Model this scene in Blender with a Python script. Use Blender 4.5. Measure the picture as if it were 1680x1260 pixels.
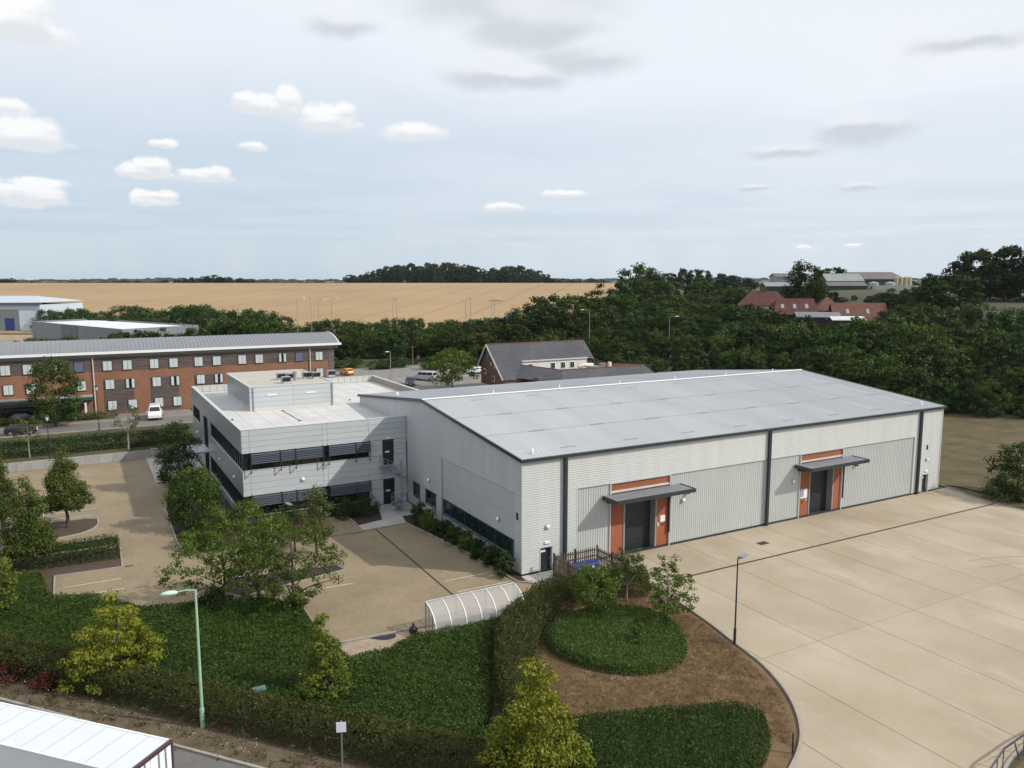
import bpy, math, random
import numpy as np
from math import sin, cos, pi, radians as RAD, atan2, sqrt
random.seed(7); rng = np.random.default_rng(7)
for o in list(bpy.data.objects): bpy.data.objects.remove(o)
scene = bpy.context.scene
col = scene.collection

# ------------------------------------------------------------------ camera
# World frame: origin at the near corner of the warehouse, X along its long front, Y along its gable, metres.
FPX = 1285.0; PITCH = math.atan(170/FPX); CAMZ = 24.0; AZ = math.atan2(2335, 1296)
FW2 = np.array([cos(AZ), sin(AZ)]); RT2 = np.array([sin(AZ), -cos(AZ)])
CAM = np.array([-30.468, -53.304, CAMZ])
cd = bpy.data.cameras.new('camera'); cam = bpy.data.objects.new('camera', cd); col.objects.link(cam)
cam.location = CAM; cam.rotation_euler = (pi/2-PITCH, 0, AZ-pi/2)
cd.sensor_width = 36; cd.lens = 36*FPX/1680; cd.clip_start = 0.5; cd.clip_end = 30000
scene.camera = cam
scene.render.resolution_x = 1024; scene.render.resolution_y = 768

def ray(x, y):
    f = FPX*cos(PITCH)+(630-y)*sin(PITCH); r = x-840; z = -FPX*sin(PITCH)+(630-y)*cos(PITCH)
    return np.array([FW2[0]*f+RT2[0]*r, FW2[1]*f+RT2[1]*r, z])
def gp(x, y, z=0.0):                       # photo pixel -> point on the level z
    d = ray(x, y); return CAM+d*((z-CAMZ)/d[2])
def on_v(x, y, v):                         # photo pixel -> point on the vertical plane Y = v
    d = ray(x, y); return CAM+d*((v-CAM[1])/d[1])
def on_u(x, y, u):
    d = ray(x, y); return CAM+d*((u-CAM[0])/d[0])
def far(x, Y):                             # photo column at forward distance Y -> (X, Y) in the world
    r = (x-840)/ (FPX*cos(PITCH)+160*sin(PITCH)) * Y
    return CAM[:2]+FW2*Y+RT2*r
def zat(y, Y):                             # height seen at photo row y at forward distance Y
    a = math.atan2(630-y, FPX)-PITCH
    return CAMZ+Y*math.tan(a)

# ------------------------------------------------------------------ light
SUN = np.array([.599, -.527, .604]); SUN /= np.linalg.norm(SUN)
SUN_EL = math.asin(SUN[2]); SUN_ROT = atan2(SUN[0], SUN[1])
sd = bpy.data.lights.new('sun', 'SUN'); so = bpy.data.objects.new('sun', sd); col.objects.link(so)
sd.energy = 3.6; sd.angle = RAD(0.9); sd.color = (1, .95, .87)
from mathutils import Vector
so.rotation_euler = Vector(-SUN).to_track_quat('-Z', 'Y').to_euler(); so.location = (0, 0, 80)

vs = scene.view_settings
vs.view_transform = 'Standard'; vs.look = 'None'; vs.gamma = 1; vs.exposure = 0.0; vs.use_curve_mapping = False

world = bpy.data.worlds.new('World'); scene.world = world; world.use_nodes = True
def build_world():
    nt = world.node_tree; nt.nodes.clear(); N = nt.nodes.new; L = nt.links.new
    def node(t, **k):
        n = N(t)
        for a, b in k.items(): setattr(n, a, b)
        return n
    def M(op, a, b=None, clamp=False):
        n = node('ShaderNodeMath', operation=op, use_clamp=clamp)
        for i, s in enumerate((a, b)):
            if s is None: continue
            if isinstance(s, (int, float)): n.inputs[i].default_value = s
            else: L(s, n.inputs[i])
        return n.outputs[0]
    def ramp(v, a, b, lo=0.0, hi=1.0):
        n = node('ShaderNodeMapRange', interpolation_type='SMOOTHSTEP'); L(v, n.inputs['Value'])
        n.inputs['From Min'].default_value = a; n.inputs['From Max'].default_value = b
        n.inputs['To Min'].default_value = lo; n.inputs['To Max'].default_value = hi
        return n.outputs['Result']
    def mix(f, a, b):
        n = node('ShaderNodeMix', data_type='RGBA')
        if isinstance(f, (int, float)): n.inputs[0].default_value = f
        else: L(f, n.inputs[0])
        for s, i in ((a, 6), (b, 7)):
            if isinstance(s, tuple): n.inputs[i].default_value = (*s, 1)
            else: L(s, n.inputs[i])
        return n.outputs[2]
    tc = node('ShaderNodeTexCoord'); D = tc.outputs['Generated']
    sx = node('ShaderNodeSeparateXYZ'); L(D, sx.inputs[0]); X, Y, Z = sx.outputs
    sky = node('ShaderNodeTexSky', sky_type='NISHITA', sun_disc=False, sun_elevation=SUN_EL, sun_rotation=SUN_ROT,
               altitude=60, air_density=1.0, dust_density=1.5, ozone_density=1.0)
    el = M('ARCSINE', M('MULTIPLY', Z, 1.0, False)); az = M('ARCTAN2', X, Y)
    # wispy veil, in a flat layer high above: stretched by perspective towards the horizon
    zz = M('MAXIMUM', Z, 0.045)
    cx = node('ShaderNodeCombineXYZ'); L(M('DIVIDE', X, zz), cx.inputs[0]); L(M('DIVIDE', Y, zz), cx.inputs[1])
    n1 = node('ShaderNodeTexNoise'); n1.inputs['Scale'].default_value = .32; n1.inputs['Detail'].default_value = 5
    n1.inputs['Roughness'].default_value = .55; n1.inputs['Distortion'].default_value = .4; L(cx.outputs[0], n1.inputs['Vector'])
    veil = ramp(n1.outputs['Fac'], .30, .62, .0, 1.0)
    hz = ramp(Z, .06, .32)                     # more of the high layer is looked through higher up
    blue = mix(ramp(Z, 0.0, .45), (5.7, 7.05, 8.15), (6.1, 7.4, 8.85))
    base = mix(.82, sky.outputs[0], blue)
    white = mix(ramp(n1.outputs['Fac'], .42, .72), (8.5, 9.0, 9.75), (8.8, 9.15, 9.7))
    east = ramp(M('ADD', M('MULTIPLY', X, .87), M('MULTIPLY', Y, -.48)), -.5, .4, .0, .62)   # thicker towards the sun
    vf = M('MULTIPLY', M('ADD', M('ADD', M('MULTIPLY', veil, .32), .10), M('ADD', M('MULTIPLY', hz, .55), east)), M('ADD', M('MULTIPLY', hz, .45), .55), True)
    c = mix(vf, base, white)
    # cumulus: heaps of puffs, frayed by noise
    def noise(sc, det, ro):
        n = node('ShaderNodeTexNoise'); n.inputs['Scale'].default_value = sc; n.inputs['Detail'].default_value = det; n.inputs['Roughness'].default_value = ro; L(D, n.inputs['Vector']); return n
    nn = noise(44, 7, .6); ng = noise(11, 8, .6)
    ae = node('ShaderNodeCombineXYZ'); L(az, ae.inputs[0]); L(el, ae.inputs[1])
    def field(clouds, dist, nz):
        nv = node('ShaderNodeVectorMath', operation='SUBTRACT'); L(nz.outputs['Color'], nv.inputs[0]); nv.inputs[1].default_value = (.5, .5, .5)
        nm = node('ShaderNodeVectorMath', operation='MULTIPLY_ADD'); L(nv.outputs[0], nm.inputs[0]); nm.inputs[1].default_value = (dist, dist, 0)
        L(ae.outputs[0], nm.inputs[2]); P = nm.outputs[0]
        acc = None; sh = None
        for (px, py, rx, ry) in clouds:
            d = ray(px, py); d /= np.linalg.norm(d)
            a0 = atan2(d[0], d[1]); e0 = math.asin(d[2]); sa = FPX/rx*max(.9, cos(e0)); se = FPX/ry
            n = node('ShaderNodeVectorMath', operation='MULTIPLY_ADD'); L(P, n.inputs[0])
            n.inputs[1].default_value = (sa, se, 0); n.inputs[2].default_value = (-a0*sa, -e0*se, 0)
            ln = node('ShaderNodeVectorMath', operation='LENGTH'); L(n.outputs[0], ln.inputs[0])
            w = M('SUBTRACT', 1.0, ln.outputs['Value'], True)
            s = node('ShaderNodeSeparateXYZ'); L(n.outputs[0], s.inputs[0])
            t = M('MULTIPLY', w, s.outputs[1])
            acc = w if acc is None else M('MAXIMUM', acc, w); sh = t if sh is None else M('ADD', sh, t)
        return acc, sh
    grey = [(840,0,230,62),(880,50,150,45),(960,95,120,42),(800,122,95,34),(870,130,90,24),(1425,208,100,34),(1400,195,55,26),(1290,248,85,15),(1240,308,36,8),(1410,308,44,9),(1600,68,100,20),(560,40,80,26)]
    big = [(45,228,72,24),(45,326,72,18),(240,284,55,14),(335,290,60,11),(252,331,46,11),(545,200,66,22),(440,176,66,18),(25,40,95,34)]
    wh = [(10,176,42,16),(60,300,54,11),(415,241,30,11),(680,217,62,20),(825,340,46,10),(270,235,24,9),(925,318,50,9),(1318,405,16,5),(1400,402,20,5)]
    rc = random.Random(3)
    for (x, y, rx, ry) in big:
        wh.append((x, y+ry*.25, rx*.95, ry*.7))
        for k in range(3): wh.append((x+rx*(-.5+.45*k+rc.uniform(-.12, .12)), y-ry*rc.uniform(.35, .8), rx*rc.uniform(.34, .48), ry*rc.uniform(.9, 1.35)))
    g, gs = field(grey, .03, ng); w, ws = field(wh, .010, nn)
    er = M('SUBTRACT', nn.outputs['Fac'], .5); eg = M('SUBTRACT', ng.outputs['Fac'], .5)
    g = M('ADD', g, M('MULTIPLY', eg, .75)); w = M('ADD', w, M('MULTIPLY', er, .85))
    gs = M('ADD', gs, M('MULTIPLY', eg, .22)); ws = M('ADD', ws, M('MULTIPLY', er, .5))
    c = mix(M('MULTIPLY', ramp(g, .02, .72), .80), c, mix(ramp(gs, -.14, .20), (6.1, 6.5, 7.1), (8.5, 8.8, 9.2)))
    c = mix(M('MULTIPLY', ramp(w, .08, .52), .92), c, mix(ramp(ws, -.22, .20), (7.8, 8.1, 8.5), (10.0, 10.0, 10.0)))
    bg = node('ShaderNodeBackground'); L(c, bg.inputs['Color']); bg.inputs['Strength'].default_value = .1
    out = node('ShaderNodeOutputWorld'); L(bg.outputs[0], out.inputs[0])
build_world()
world.cycles.sampling_method = 'MANUAL'; world.cycles.sample_map_resolution = 256

# ------------------------------------------------------------------ materials
MATS = {}
def mat(name, color, rough=.7, metal=0.0, var=0.0, scale=1.0, bump=0.0, bscale=20, color2=None, rand=0.0, stretch=(1,1,1), spec=.5, detail=6):
    """Principled with noise-driven colour variation; rand = per-object brightness spread."""
    if name in MATS: return MATS[name]
    m = bpy.data.materials.new(name); m.use_nodes = True; nt = m.node_tree; b = nt.nodes['Principled BSDF']
    N = nt.nodes.new; L = nt.links.new
    b.inputs['Roughness'].default_value = rough; b.inputs['Metallic'].default_value = metal
    b.inputs['Specular IOR Level'].default_value = spec
    geo = N('ShaderNodeNewGeometry'); mp = N('ShaderNodeMapping'); L(geo.outputs['Position'], mp.inputs[0]); mp.inputs['Scale'].default_value = stretch
    cur = None
    if var > 0 or color2:
        n = N('ShaderNodeTexNoise'); n.inputs['Scale'].default_value = scale; n.inputs['Detail'].default_value = detail; n.inputs['Roughness'].default_value = .6
        L(mp.outputs[0], n.inputs['Vector'])
        r = N('ShaderNodeValToRGB'); L(n.outputs['Fac'], r.inputs[0]); e = r.color_ramp.elements
        e[0].position = .32; e[1].position = .68
        c2 = color2 or tuple(min(1, x*(1+var)) for x in color); c1 = color if color2 else tuple(x*(1-var) for x in color)
        e[0].color = (*c1, 1); e[1].color = (*c2, 1); cur = r.outputs[0]
    if rand > 0:
        oi = N('ShaderNodeObjectInfo'); mr = N('ShaderNodeMapRange'); L(oi.outputs['Random'], mr.inputs['Value'])
        mr.inputs['To Min'].default_value = 1-rand; mr.inputs['To Max'].default_value = 1+rand
        mx = N('ShaderNodeVectorMath'); mx.operation = 'SCALE'
        if cur is not None: L(cur, mx.inputs[0])
        else: mx.inputs[0].default_value = color
        L(mr.outputs[0], mx.inputs['Scale']); cur = mx.outputs[0]
    if cur is not None: L(cur, b.inputs['Base Color'])
    else: b.inputs['Base Color'].default_value = (*color, 1)
    if bump > 0:
        nb = N('ShaderNodeTexNoise'); nb.inputs['Scale'].default_value = bscale; nb.inputs['Detail'].default_value = 4; L(mp.outputs[0], nb.inputs['Vector'])
        bp = N('ShaderNodeBump'); bp.inputs['Strength'].default_value = bump; bp.inputs['Distance'].default_value = .05
        L(nb.outputs['Fac'], bp.inputs['Height']); L(bp.outputs[0], b.inputs['Normal'])
    MATS[name] = m; return m

def brickmat(name, c1, c2, mortar, bw=.225, bh=.075, rot=None, msize=.012, var=.25):
    m = bpy.data.materials.new(name); m.use_nodes = True; nt = m.node_tree; b = nt.nodes['Principled BSDF']; N = nt.nodes.new; L = nt.links.new
    b.inputs['Roughness'].default_value = .88
    geo = N('ShaderNodeNewGeometry'); mp = N('ShaderNodeMapping'); L(geo.outputs['Position'], mp.inputs[0])
    if rot: mp.inputs['Rotation'].default_value = rot
    t = N('ShaderNodeTexBrick'); L(mp.outputs[0], t.inputs[0]); t.inputs['Scale'].default_value = 1
    t.inputs['Brick Width'].default_value = bw; t.inputs['Row Height'].default_value = bh; t.inputs['Mortar Size'].default_value = msize
    t.inputs['Color1'].default_value = (*c1, 1); t.inputs['Color2'].default_value = (*c2, 1); t.inputs['Mortar'].default_value = (*mortar, 1)
    n = N('ShaderNodeTexNoise'); n.inputs['Scale'].default_value = .22; n.inputs['Detail'].default_value = 7; n.inputs['Roughness'].default_value = .65; L(geo.outputs['Position'], n.inputs['Vector'])
    mr = N('ShaderNodeMapRange'); L(n.outputs['Fac'], mr.inputs[0]); mr.inputs[1].default_value = .3; mr.inputs[2].default_value = .7; mr.inputs[3].default_value = 1-var; mr.inputs[4].default_value = 1+var
    s = N('ShaderNodeVectorMath'); s.operation = 'SCALE'; L(t.outputs[0], s.inputs[0]); L(mr.outputs[0], s.inputs['Scale']); L(s.outputs[0], b.inputs['Base Color'])
    MATS[name] = m; return m

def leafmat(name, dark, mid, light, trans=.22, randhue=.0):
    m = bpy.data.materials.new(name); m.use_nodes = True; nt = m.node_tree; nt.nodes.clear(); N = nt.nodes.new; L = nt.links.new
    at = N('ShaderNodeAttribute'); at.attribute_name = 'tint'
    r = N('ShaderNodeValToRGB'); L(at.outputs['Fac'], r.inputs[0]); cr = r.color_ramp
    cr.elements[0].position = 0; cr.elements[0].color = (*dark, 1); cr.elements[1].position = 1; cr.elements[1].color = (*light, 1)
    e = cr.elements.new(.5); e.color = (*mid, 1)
    cur = r.outputs[0]
    if randhue:
        oi = N('ShaderNodeObjectInfo'); h = N('ShaderNodeHueSaturation'); L(cur, h.inputs['Color'])
        a = N('ShaderNodeMapRange'); L(oi.outputs['Random'], a.inputs[0]); a.inputs[3].default_value = .5-.010*randhue; a.inputs[4].default_value = .5+.022*randhue; L(a.outputs[0], h.inputs['Hue'])
        m1 = N('ShaderNodeMath'); m1.operation = 'MULTIPLY'; L(oi.outputs['Random'], m1.inputs[0]); m1.inputs[1].default_value = 7.31
        m2 = N('ShaderNodeMath'); m2.operation = 'FRACT'; L(m1.outputs[0], m2.inputs[0])
        a2 = N('ShaderNodeMapRange'); L(m2.outputs[0], a2.inputs[0]); a2.inputs[3].default_value = 1-.28*randhue; a2.inputs[4].default_value = 1+.30*randhue; L(a2.outputs[0], h.inputs['Value'])
        cur = h.outputs[0]
    d = N('ShaderNodeBsdfDiffuse'); L(cur, d.inputs[0]); t = N('ShaderNodeBsdfTranslucent'); L(cur, t.inputs[0])
    g = N('ShaderNodeBsdfGlossy'); g.inputs['Roughness'].default_value = .45; g.inputs[0].default_value = (.6, .65, .6, 1)
    mx = N('ShaderNodeMixShader'); mx.inputs[0].default_value = trans; L(d.outputs[0], mx.inputs[1]); L(t.outputs[0], mx.inputs[2])
    m2 = N('ShaderNodeMixShader'); m2.inputs[0].default_value = .018; L(mx.outputs[0], m2.inputs[1]); L(g.outputs[0], m2.inputs[2])
    o = N('ShaderNodeOutputMaterial'); L(m2.outputs[0], o.inputs[0])
    MATS[name] = m; return m

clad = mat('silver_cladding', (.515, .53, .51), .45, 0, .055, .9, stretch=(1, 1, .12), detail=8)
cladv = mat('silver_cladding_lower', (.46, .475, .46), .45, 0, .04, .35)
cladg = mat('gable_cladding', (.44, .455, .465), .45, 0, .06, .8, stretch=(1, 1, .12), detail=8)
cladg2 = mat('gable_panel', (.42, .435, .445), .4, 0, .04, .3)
roofm = mat('roof_sheet', (.455, .462, .462), .45, 0, .09, .22, stretch=(1, .25, 1), detail=9)
rooflight = mat('rooflight_grp', (.40, .425, .41), .3, 0, .08, .5)
ridge_w = mat('ridge_white', (.72, .72, .72), .5)
def yard_mat():
    m = mat('yard_concrete', (.315, .25, .172), .85, 0, .0, .12, .15, 14, color2=(.405, .338, .25), rand=.045, detail=9)
    nt = m.node_tree; N = nt.nodes.new; L = nt.links.new; b = nt.nodes['Principled BSDF']; src = b.inputs['Base Color'].links[0].from_socket
    geo = N('ShaderNodeNewGeometry'); n = N('ShaderNodeTexNoise'); n.inputs['Scale'].default_value = .20; n.inputs['Detail'].default_value = 10; n.inputs['Roughness'].default_value = .7
    mp = N('ShaderNodeMapping'); L(geo.outputs['Position'], mp.inputs[0]); mp.inputs['Rotation'].default_value = (0, 0, .5); mp.inputs['Scale'].default_value = (1, .35, 1); mp.inputs['Location'].default_value = (13, 4, 0); L(mp.outputs[0], n.inputs[0])
    r = N('ShaderNodeMapRange'); L(n.outputs['Fac'], r.inputs[0]); r.inputs[1].default_value = .55; r.inputs[2].default_value = .82; r.inputs[4].default_value = .75
    x = N('ShaderNodeMix'); x.data_type = 'RGBA'; L(r.outputs[0], x.inputs[0]); L(src, x.inputs[6]); x.inputs[7].default_value = (.50, .455, .40, 1)   # pale cement scuffs
    n2 = N('ShaderNodeTexNoise'); n2.inputs['Scale'].default_value = 1.3; n2.inputs['Detail'].default_value = 8; n2.inputs['Roughness'].default_value = .7; L(geo.outputs['Position'], n2.inputs[0])
    r2 = N('ShaderNodeMapRange'); L(n2.outputs['Fac'], r2.inputs[0]); r2.inputs[1].default_value = .62; r2.inputs[2].default_value = .80; r2.inputs[4].default_value = .35
    y = N('ShaderNodeMix'); y.data_type = 'RGBA'; L(r2.outputs[0], y.inputs[0]); L(x.outputs[2], y.inputs[6]); y.inputs[7].default_value = (.20, .16, .12, 1)   # oil and dirt
    L(y.outputs[2], b.inputs['Base Color']); return m
anth = mat('anthracite', (.022, .03, .037), .42, 0, .15, 2)
shut = mat('roller_shutter', (.017, .019, .026), .5, 0, .15, 1)
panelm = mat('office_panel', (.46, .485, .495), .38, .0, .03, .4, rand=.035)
panel_shaded = mat('office_panel_shaded', (.30, .31, .325), .35, .25, .03, .4, rand=.03)  # darker copy of the office panel: shade of the left faces painted in
coping = mat('coping', (.50, .52, .535), .4, .1)
membrane = mat('roof_membrane', (.53, .515, .495), .75, 0, .10, .3, detail=9)
plantroof = mat('plant_roof', (.42, .385, .32), .85, 0, .12, .6)
louvre = mat('louvre_blue_grey', (.085, .10, .125), .4, .3)
glass = mat('dark_glass', (.010, .014, .017), .06, 0, spec=.6)
glassb = mat('dark_glass_teal', (.012, .022, .024), .07, 0, spec=.6)
tealf = mat('teal_frame', (.018, .055, .058), .45)
galv = mat('galvanised', (.30, .33, .36), .42, .6, .12, 3)
whiteplast = mat('white_plastic', (.80, .80, .80), .35)
white = mat('white_paint', (.76, .76, .75), .5)
orange_brick = brickmat('orange_brick', (.36, .090, .033), (.28, .070, .028), (.25, .11, .06), rot=(RAD(90), 0, 0), var=.15)
concrete = yard_mat()
concrete_l = mat('pale_concrete', (.40, .385, .36), .85, 0, .12, .7)
kerbm = mat('kerb_concrete', (.30, .275, .24), .9, 0, .18, 1.5)
joint = mat('joint', (.235, .185, .13), .95, 0, .15, 1)
drainm = mat('drain_grate', (.035, .026, .024), .8)
paving = brickmat('block_paving', (.285, .222, .138), (.23, .178, .11), (.18, .137, .086), .2, .1, None, .010, .18)
linew = mat('line_paint', (.52, .47, .40), .8, 0, .25, 4)
mulch = mat('bark_mulch', (.040, .022, .014), .95, 0, .45, 6, .6, 12)
dirt = mat('dirt', (.12, .082, .050), .95, 0, .25, 1.2, .4, 8)
sand = mat('sand_strip', (.30, .235, .165), .95, 0, .2, 1.5, .3, 10)
drygrass = mat('dry_grass', (.10, .060, .027), .95, 0, 0, .6, .7, 9, color2=(.215, .138, .066), detail=12)
vergem = mat('verge', (.085, .058, .034), .95, 0, 0, .7, .6, 8, color2=(.145, .108, .066))
asphalt = mat('asphalt', (.135, .128, .122), .9, 0, .16, .9, detail=9)
asphalt_l = mat('asphalt_light', (.20, .185, .17), .9, 0, .16, .6)

# ------------------------------------------------------------------ mesh helpers
class MB:
    def __init__(s): s.v = []; s.f = []
    def add(s, vs, fs):
        n = len(s.v); s.v += [tuple(map(float, p)) for p in vs]; s.f += [tuple(i+n for i in f) for f in fs]; return s
    def box(s, x0, x1, y0, y1, z0, z1):
        if x0 > x1: x0, x1 = x1, x0
        if y0 > y1: y0, y1 = y1, y0
        if z0 > z1: z0, z1 = z1, z0
        return s.add([(x0,y0,z0),(x1,y0,z0),(x1,y1,z0),(x0,y1,z0),(x0,y0,z1),(x1,y0,z1),(x1,y1,z1),(x0,y1,z1)],
                     [(0,3,2,1),(4,5,6,7),(0,1,5,4),(1,2,6,5),(2,3,7,6),(3,0,4,7)])
    def prism(s, poly, z0, z1):            # poly CCW in XY
        n = len(poly)
        if sum(poly[i][0]*poly[(i+1)%n][1]-poly[(i+1)%n][0]*poly[i][1] for i in range(n)) < 0: poly = poly[::-1]
        return s.add([(p[0],p[1],z0) for p in poly]+[(p[0],p[1],z1) for p in poly],
                     [tuple(range(n-1,-1,-1)), tuple(range(n,2*n))]+[(i,(i+1)%n,n+(i+1)%n,n+i) for i in range(n)])
    def sheet(s, poly, z):
        n = len(poly)
        if sum(poly[i][0]*poly[(i+1)%n][1]-poly[(i+1)%n][0]*poly[i][1] for i in range(n)) < 0: poly = poly[::-1]
        return s.add([(p[0],p[1],z) for p in poly], [tuple(range(n))])
    def quad(s, *p): return s.add(p, [tuple(range(len(p)))])
    def tube(s, pts, rad, n=8, cap=True):
        pts = [np.array(p, float) for p in pts]; rad = rad if hasattr(rad, '__len__') else [rad]*len(pts); rings = []
        for i, p in enumerate(pts):
            t = pts[min(i+1, len(pts)-1)]-pts[max(i-1, 0)]; t = t/(np.linalg.norm(t)+1e-9)
            a = np.cross(t, (0,0,1) if abs(t[2]) < .9 else (1,0,0)); a /= np.linalg.norm(a); b = np.cross(t, a)
            rings.append([p+rad[i]*(cos(2*pi*k/n)*a+sin(2*pi*k/n)*b) for k in range(n)])
        v = [q for r in rings for q in r]; f = []
        for i in range(len(pts)-1):
            for k in range(n): f.append((i*n+k, (i+1)*n+k, (i+1)*n+(k+1)%n, i*n+(k+1)%n))
        if cap: f.append(tuple(range(n))); f.append(tuple(range((len(pts)-1)*n+n-1, (len(pts)-1)*n-1, -1)))
        return s.add(v, f)
    def bar(s, a, b, w, h):                # a box beam between two points, w sideways, h upwards
        a = np.array(a, float); b = np.array(b, float); t = b-a; t /= np.linalg.norm(t)
        x = np.cross(t, (0,0,1) if abs(t[2]) < .95 else (0,1,0)); x /= np.linalg.norm(x); z = np.cross(x, t)
        c = [(-1,-1),(1,-1),(1,1),(-1,1)]
        v = [a+x*w/2*i+z*h/2*j for i, j in c]+[b+x*w/2*i+z*h/2*j for i, j in c]
        return s.add(v, [(3,2,1,0),(4,5,6,7)]+[(i,(i+1)%4,4+(i+1)%4,4+i) for i in range(4)])
    def sphere(s, c, r, n=12, m=8, sz=1.0):
        v = []; f = []
        for j in range(m+1):
            th = pi*j/m
            for k in range(n): v.append((c[0]+r*sin(th)*cos(2*pi*k/n), c[1]+r*sin(th)*sin(2*pi*k/n), c[2]+r*sz*cos(th)))
        for j in range(m):
            for k in range(n): f.append((j*n+k, (j+1)*n+k, (j+1)*n+(k+1)%n, j*n+(k+1)%n))
        return s.add(v, f)
    def build(s, name, m, parent=None, smooth=False, **props):
        me = bpy.data.meshes.new(name); off = np.array(parent.location) if parent is not None else np.zeros(3)
        if parent is not None and parent.parent is not None: off = off+np.array(parent.parent.location)
        v = np.array(s.v)-off
        me.from_pydata(v.tolist(), [], s.f); me.update()
        if smooth: me.polygons.foreach_set('use_smooth', [True]*len(me.polygons))
        me.materials.append(m)
        o = bpy.data.objects.new(name, me); col.objects.link(o); o.parent = parent
        for k, x in props.items(): o[k] = x
        return o
def thing(name, label, cat, loc=(0,0,0), group=None):
    o = bpy.data.objects.new(name, None); col.objects.link(o); o.location = loc; o.empty_display_size = .5
    o['label'] = label; o['category'] = cat
    if group: o['group'] = group
    return o
def tag(o, label, cat, group=None):
    o['label'] = label; o['category'] = cat
    if group: o['group'] = group
    return o
def struct(o): o['kind'] = 'structure'; return o
def copy_tree(o, loc=None, rz=None, sc=None, label=None, group=None, parent=None):
    c = o.copy(); col.objects.link(c); c.parent = parent
    if loc is not None: c.location = loc
    if rz is not None: c.rotation_euler = (0, 0, rz)
    if sc is not None: c.scale = sc if hasattr(sc, '__len__') else (sc, sc, sc)
    if label: c['label'] = label
    if group: c['group'] = group
    for ch in list(o.children): copy_tree(ch, parent=c)
    return c
def bx(*a): return MB().box(*a)

def S(t): t = np.clip(t, 0, 1); return t*t*(3-2*t)
def camxy(u, v): d0 = u-CAM[0]; d1 = v-CAM[1]; return d0*RT2[0]+d1*RT2[1], d0*FW2[0]+d1*FW2[1]
def T(u, v):                                # height of the land
    u = np.asarray(u, float); v = np.asarray(v, float); X, Y = camxy(u, v)
    first = np.where(u < 12, (v > 62.3)*(.69+.31*S((v-62.4)/4)), S((v-50)/40))
    base = 1.5*first+1.5*np.maximum(S((v-75)/40)*S((u-5)/25), S((Y-165)/40))
    F = 18*S((Y-200)/560); R = (8.3*S((Y-190)/60)+6.7*S((Y-250)/110)+5*S((X-100)/50)*S((Y-200)/50)*(1-S((Y-300)/80)))*S((X-25)/45)
    z = base+np.maximum(F, R)
    far_ = 9*S((Y-790)/500); z = z-np.where(Y > 790, far_, 0)
    z = z+14*S((Y-1300)/3000)
    return z
def Tz(p): return float(T(p[0], p[1]))

# ------------------------------------------------------------------ land
def build_ground():
    vsx = np.concatenate([-np.geomspace(60, 7000, 26)[::-1]-60, np.arange(-115, 62, 9), [62.2, 62.4], np.arange(66, 330, 7), np.geomspace(335, 9000, 60)])
    usx = np.concatenate([-np.geomspace(8, 8000, 40)[::-1]-130, np.arange(-130, 250, 9), np.geomspace(255, 9000, 50), [11.9, 12.1]])
    usx = np.unique(usx); vsx = np.unique(vsx)
    U, V = np.meshgrid(usx, vsx); Z = T(U, V)
    verts = np.stack([U, V, Z], -1).reshape(-1, 3); nu = len(usx); f = []
    for j in range(len(vsx)-1):
        for i in range(nu-1): a = j*nu+i; f.append((a, a+1, a+nu+1, a+nu))
    m = MB(); m.v = verts.tolist(); m.f = f
    g = mat('ground', (.038, .042, .014), .95, 0, 0, .06, .5, 3, color2=(.080, .070, .028))
    return struct(m.build('ground', g, smooth=True))
build_ground()

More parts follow.
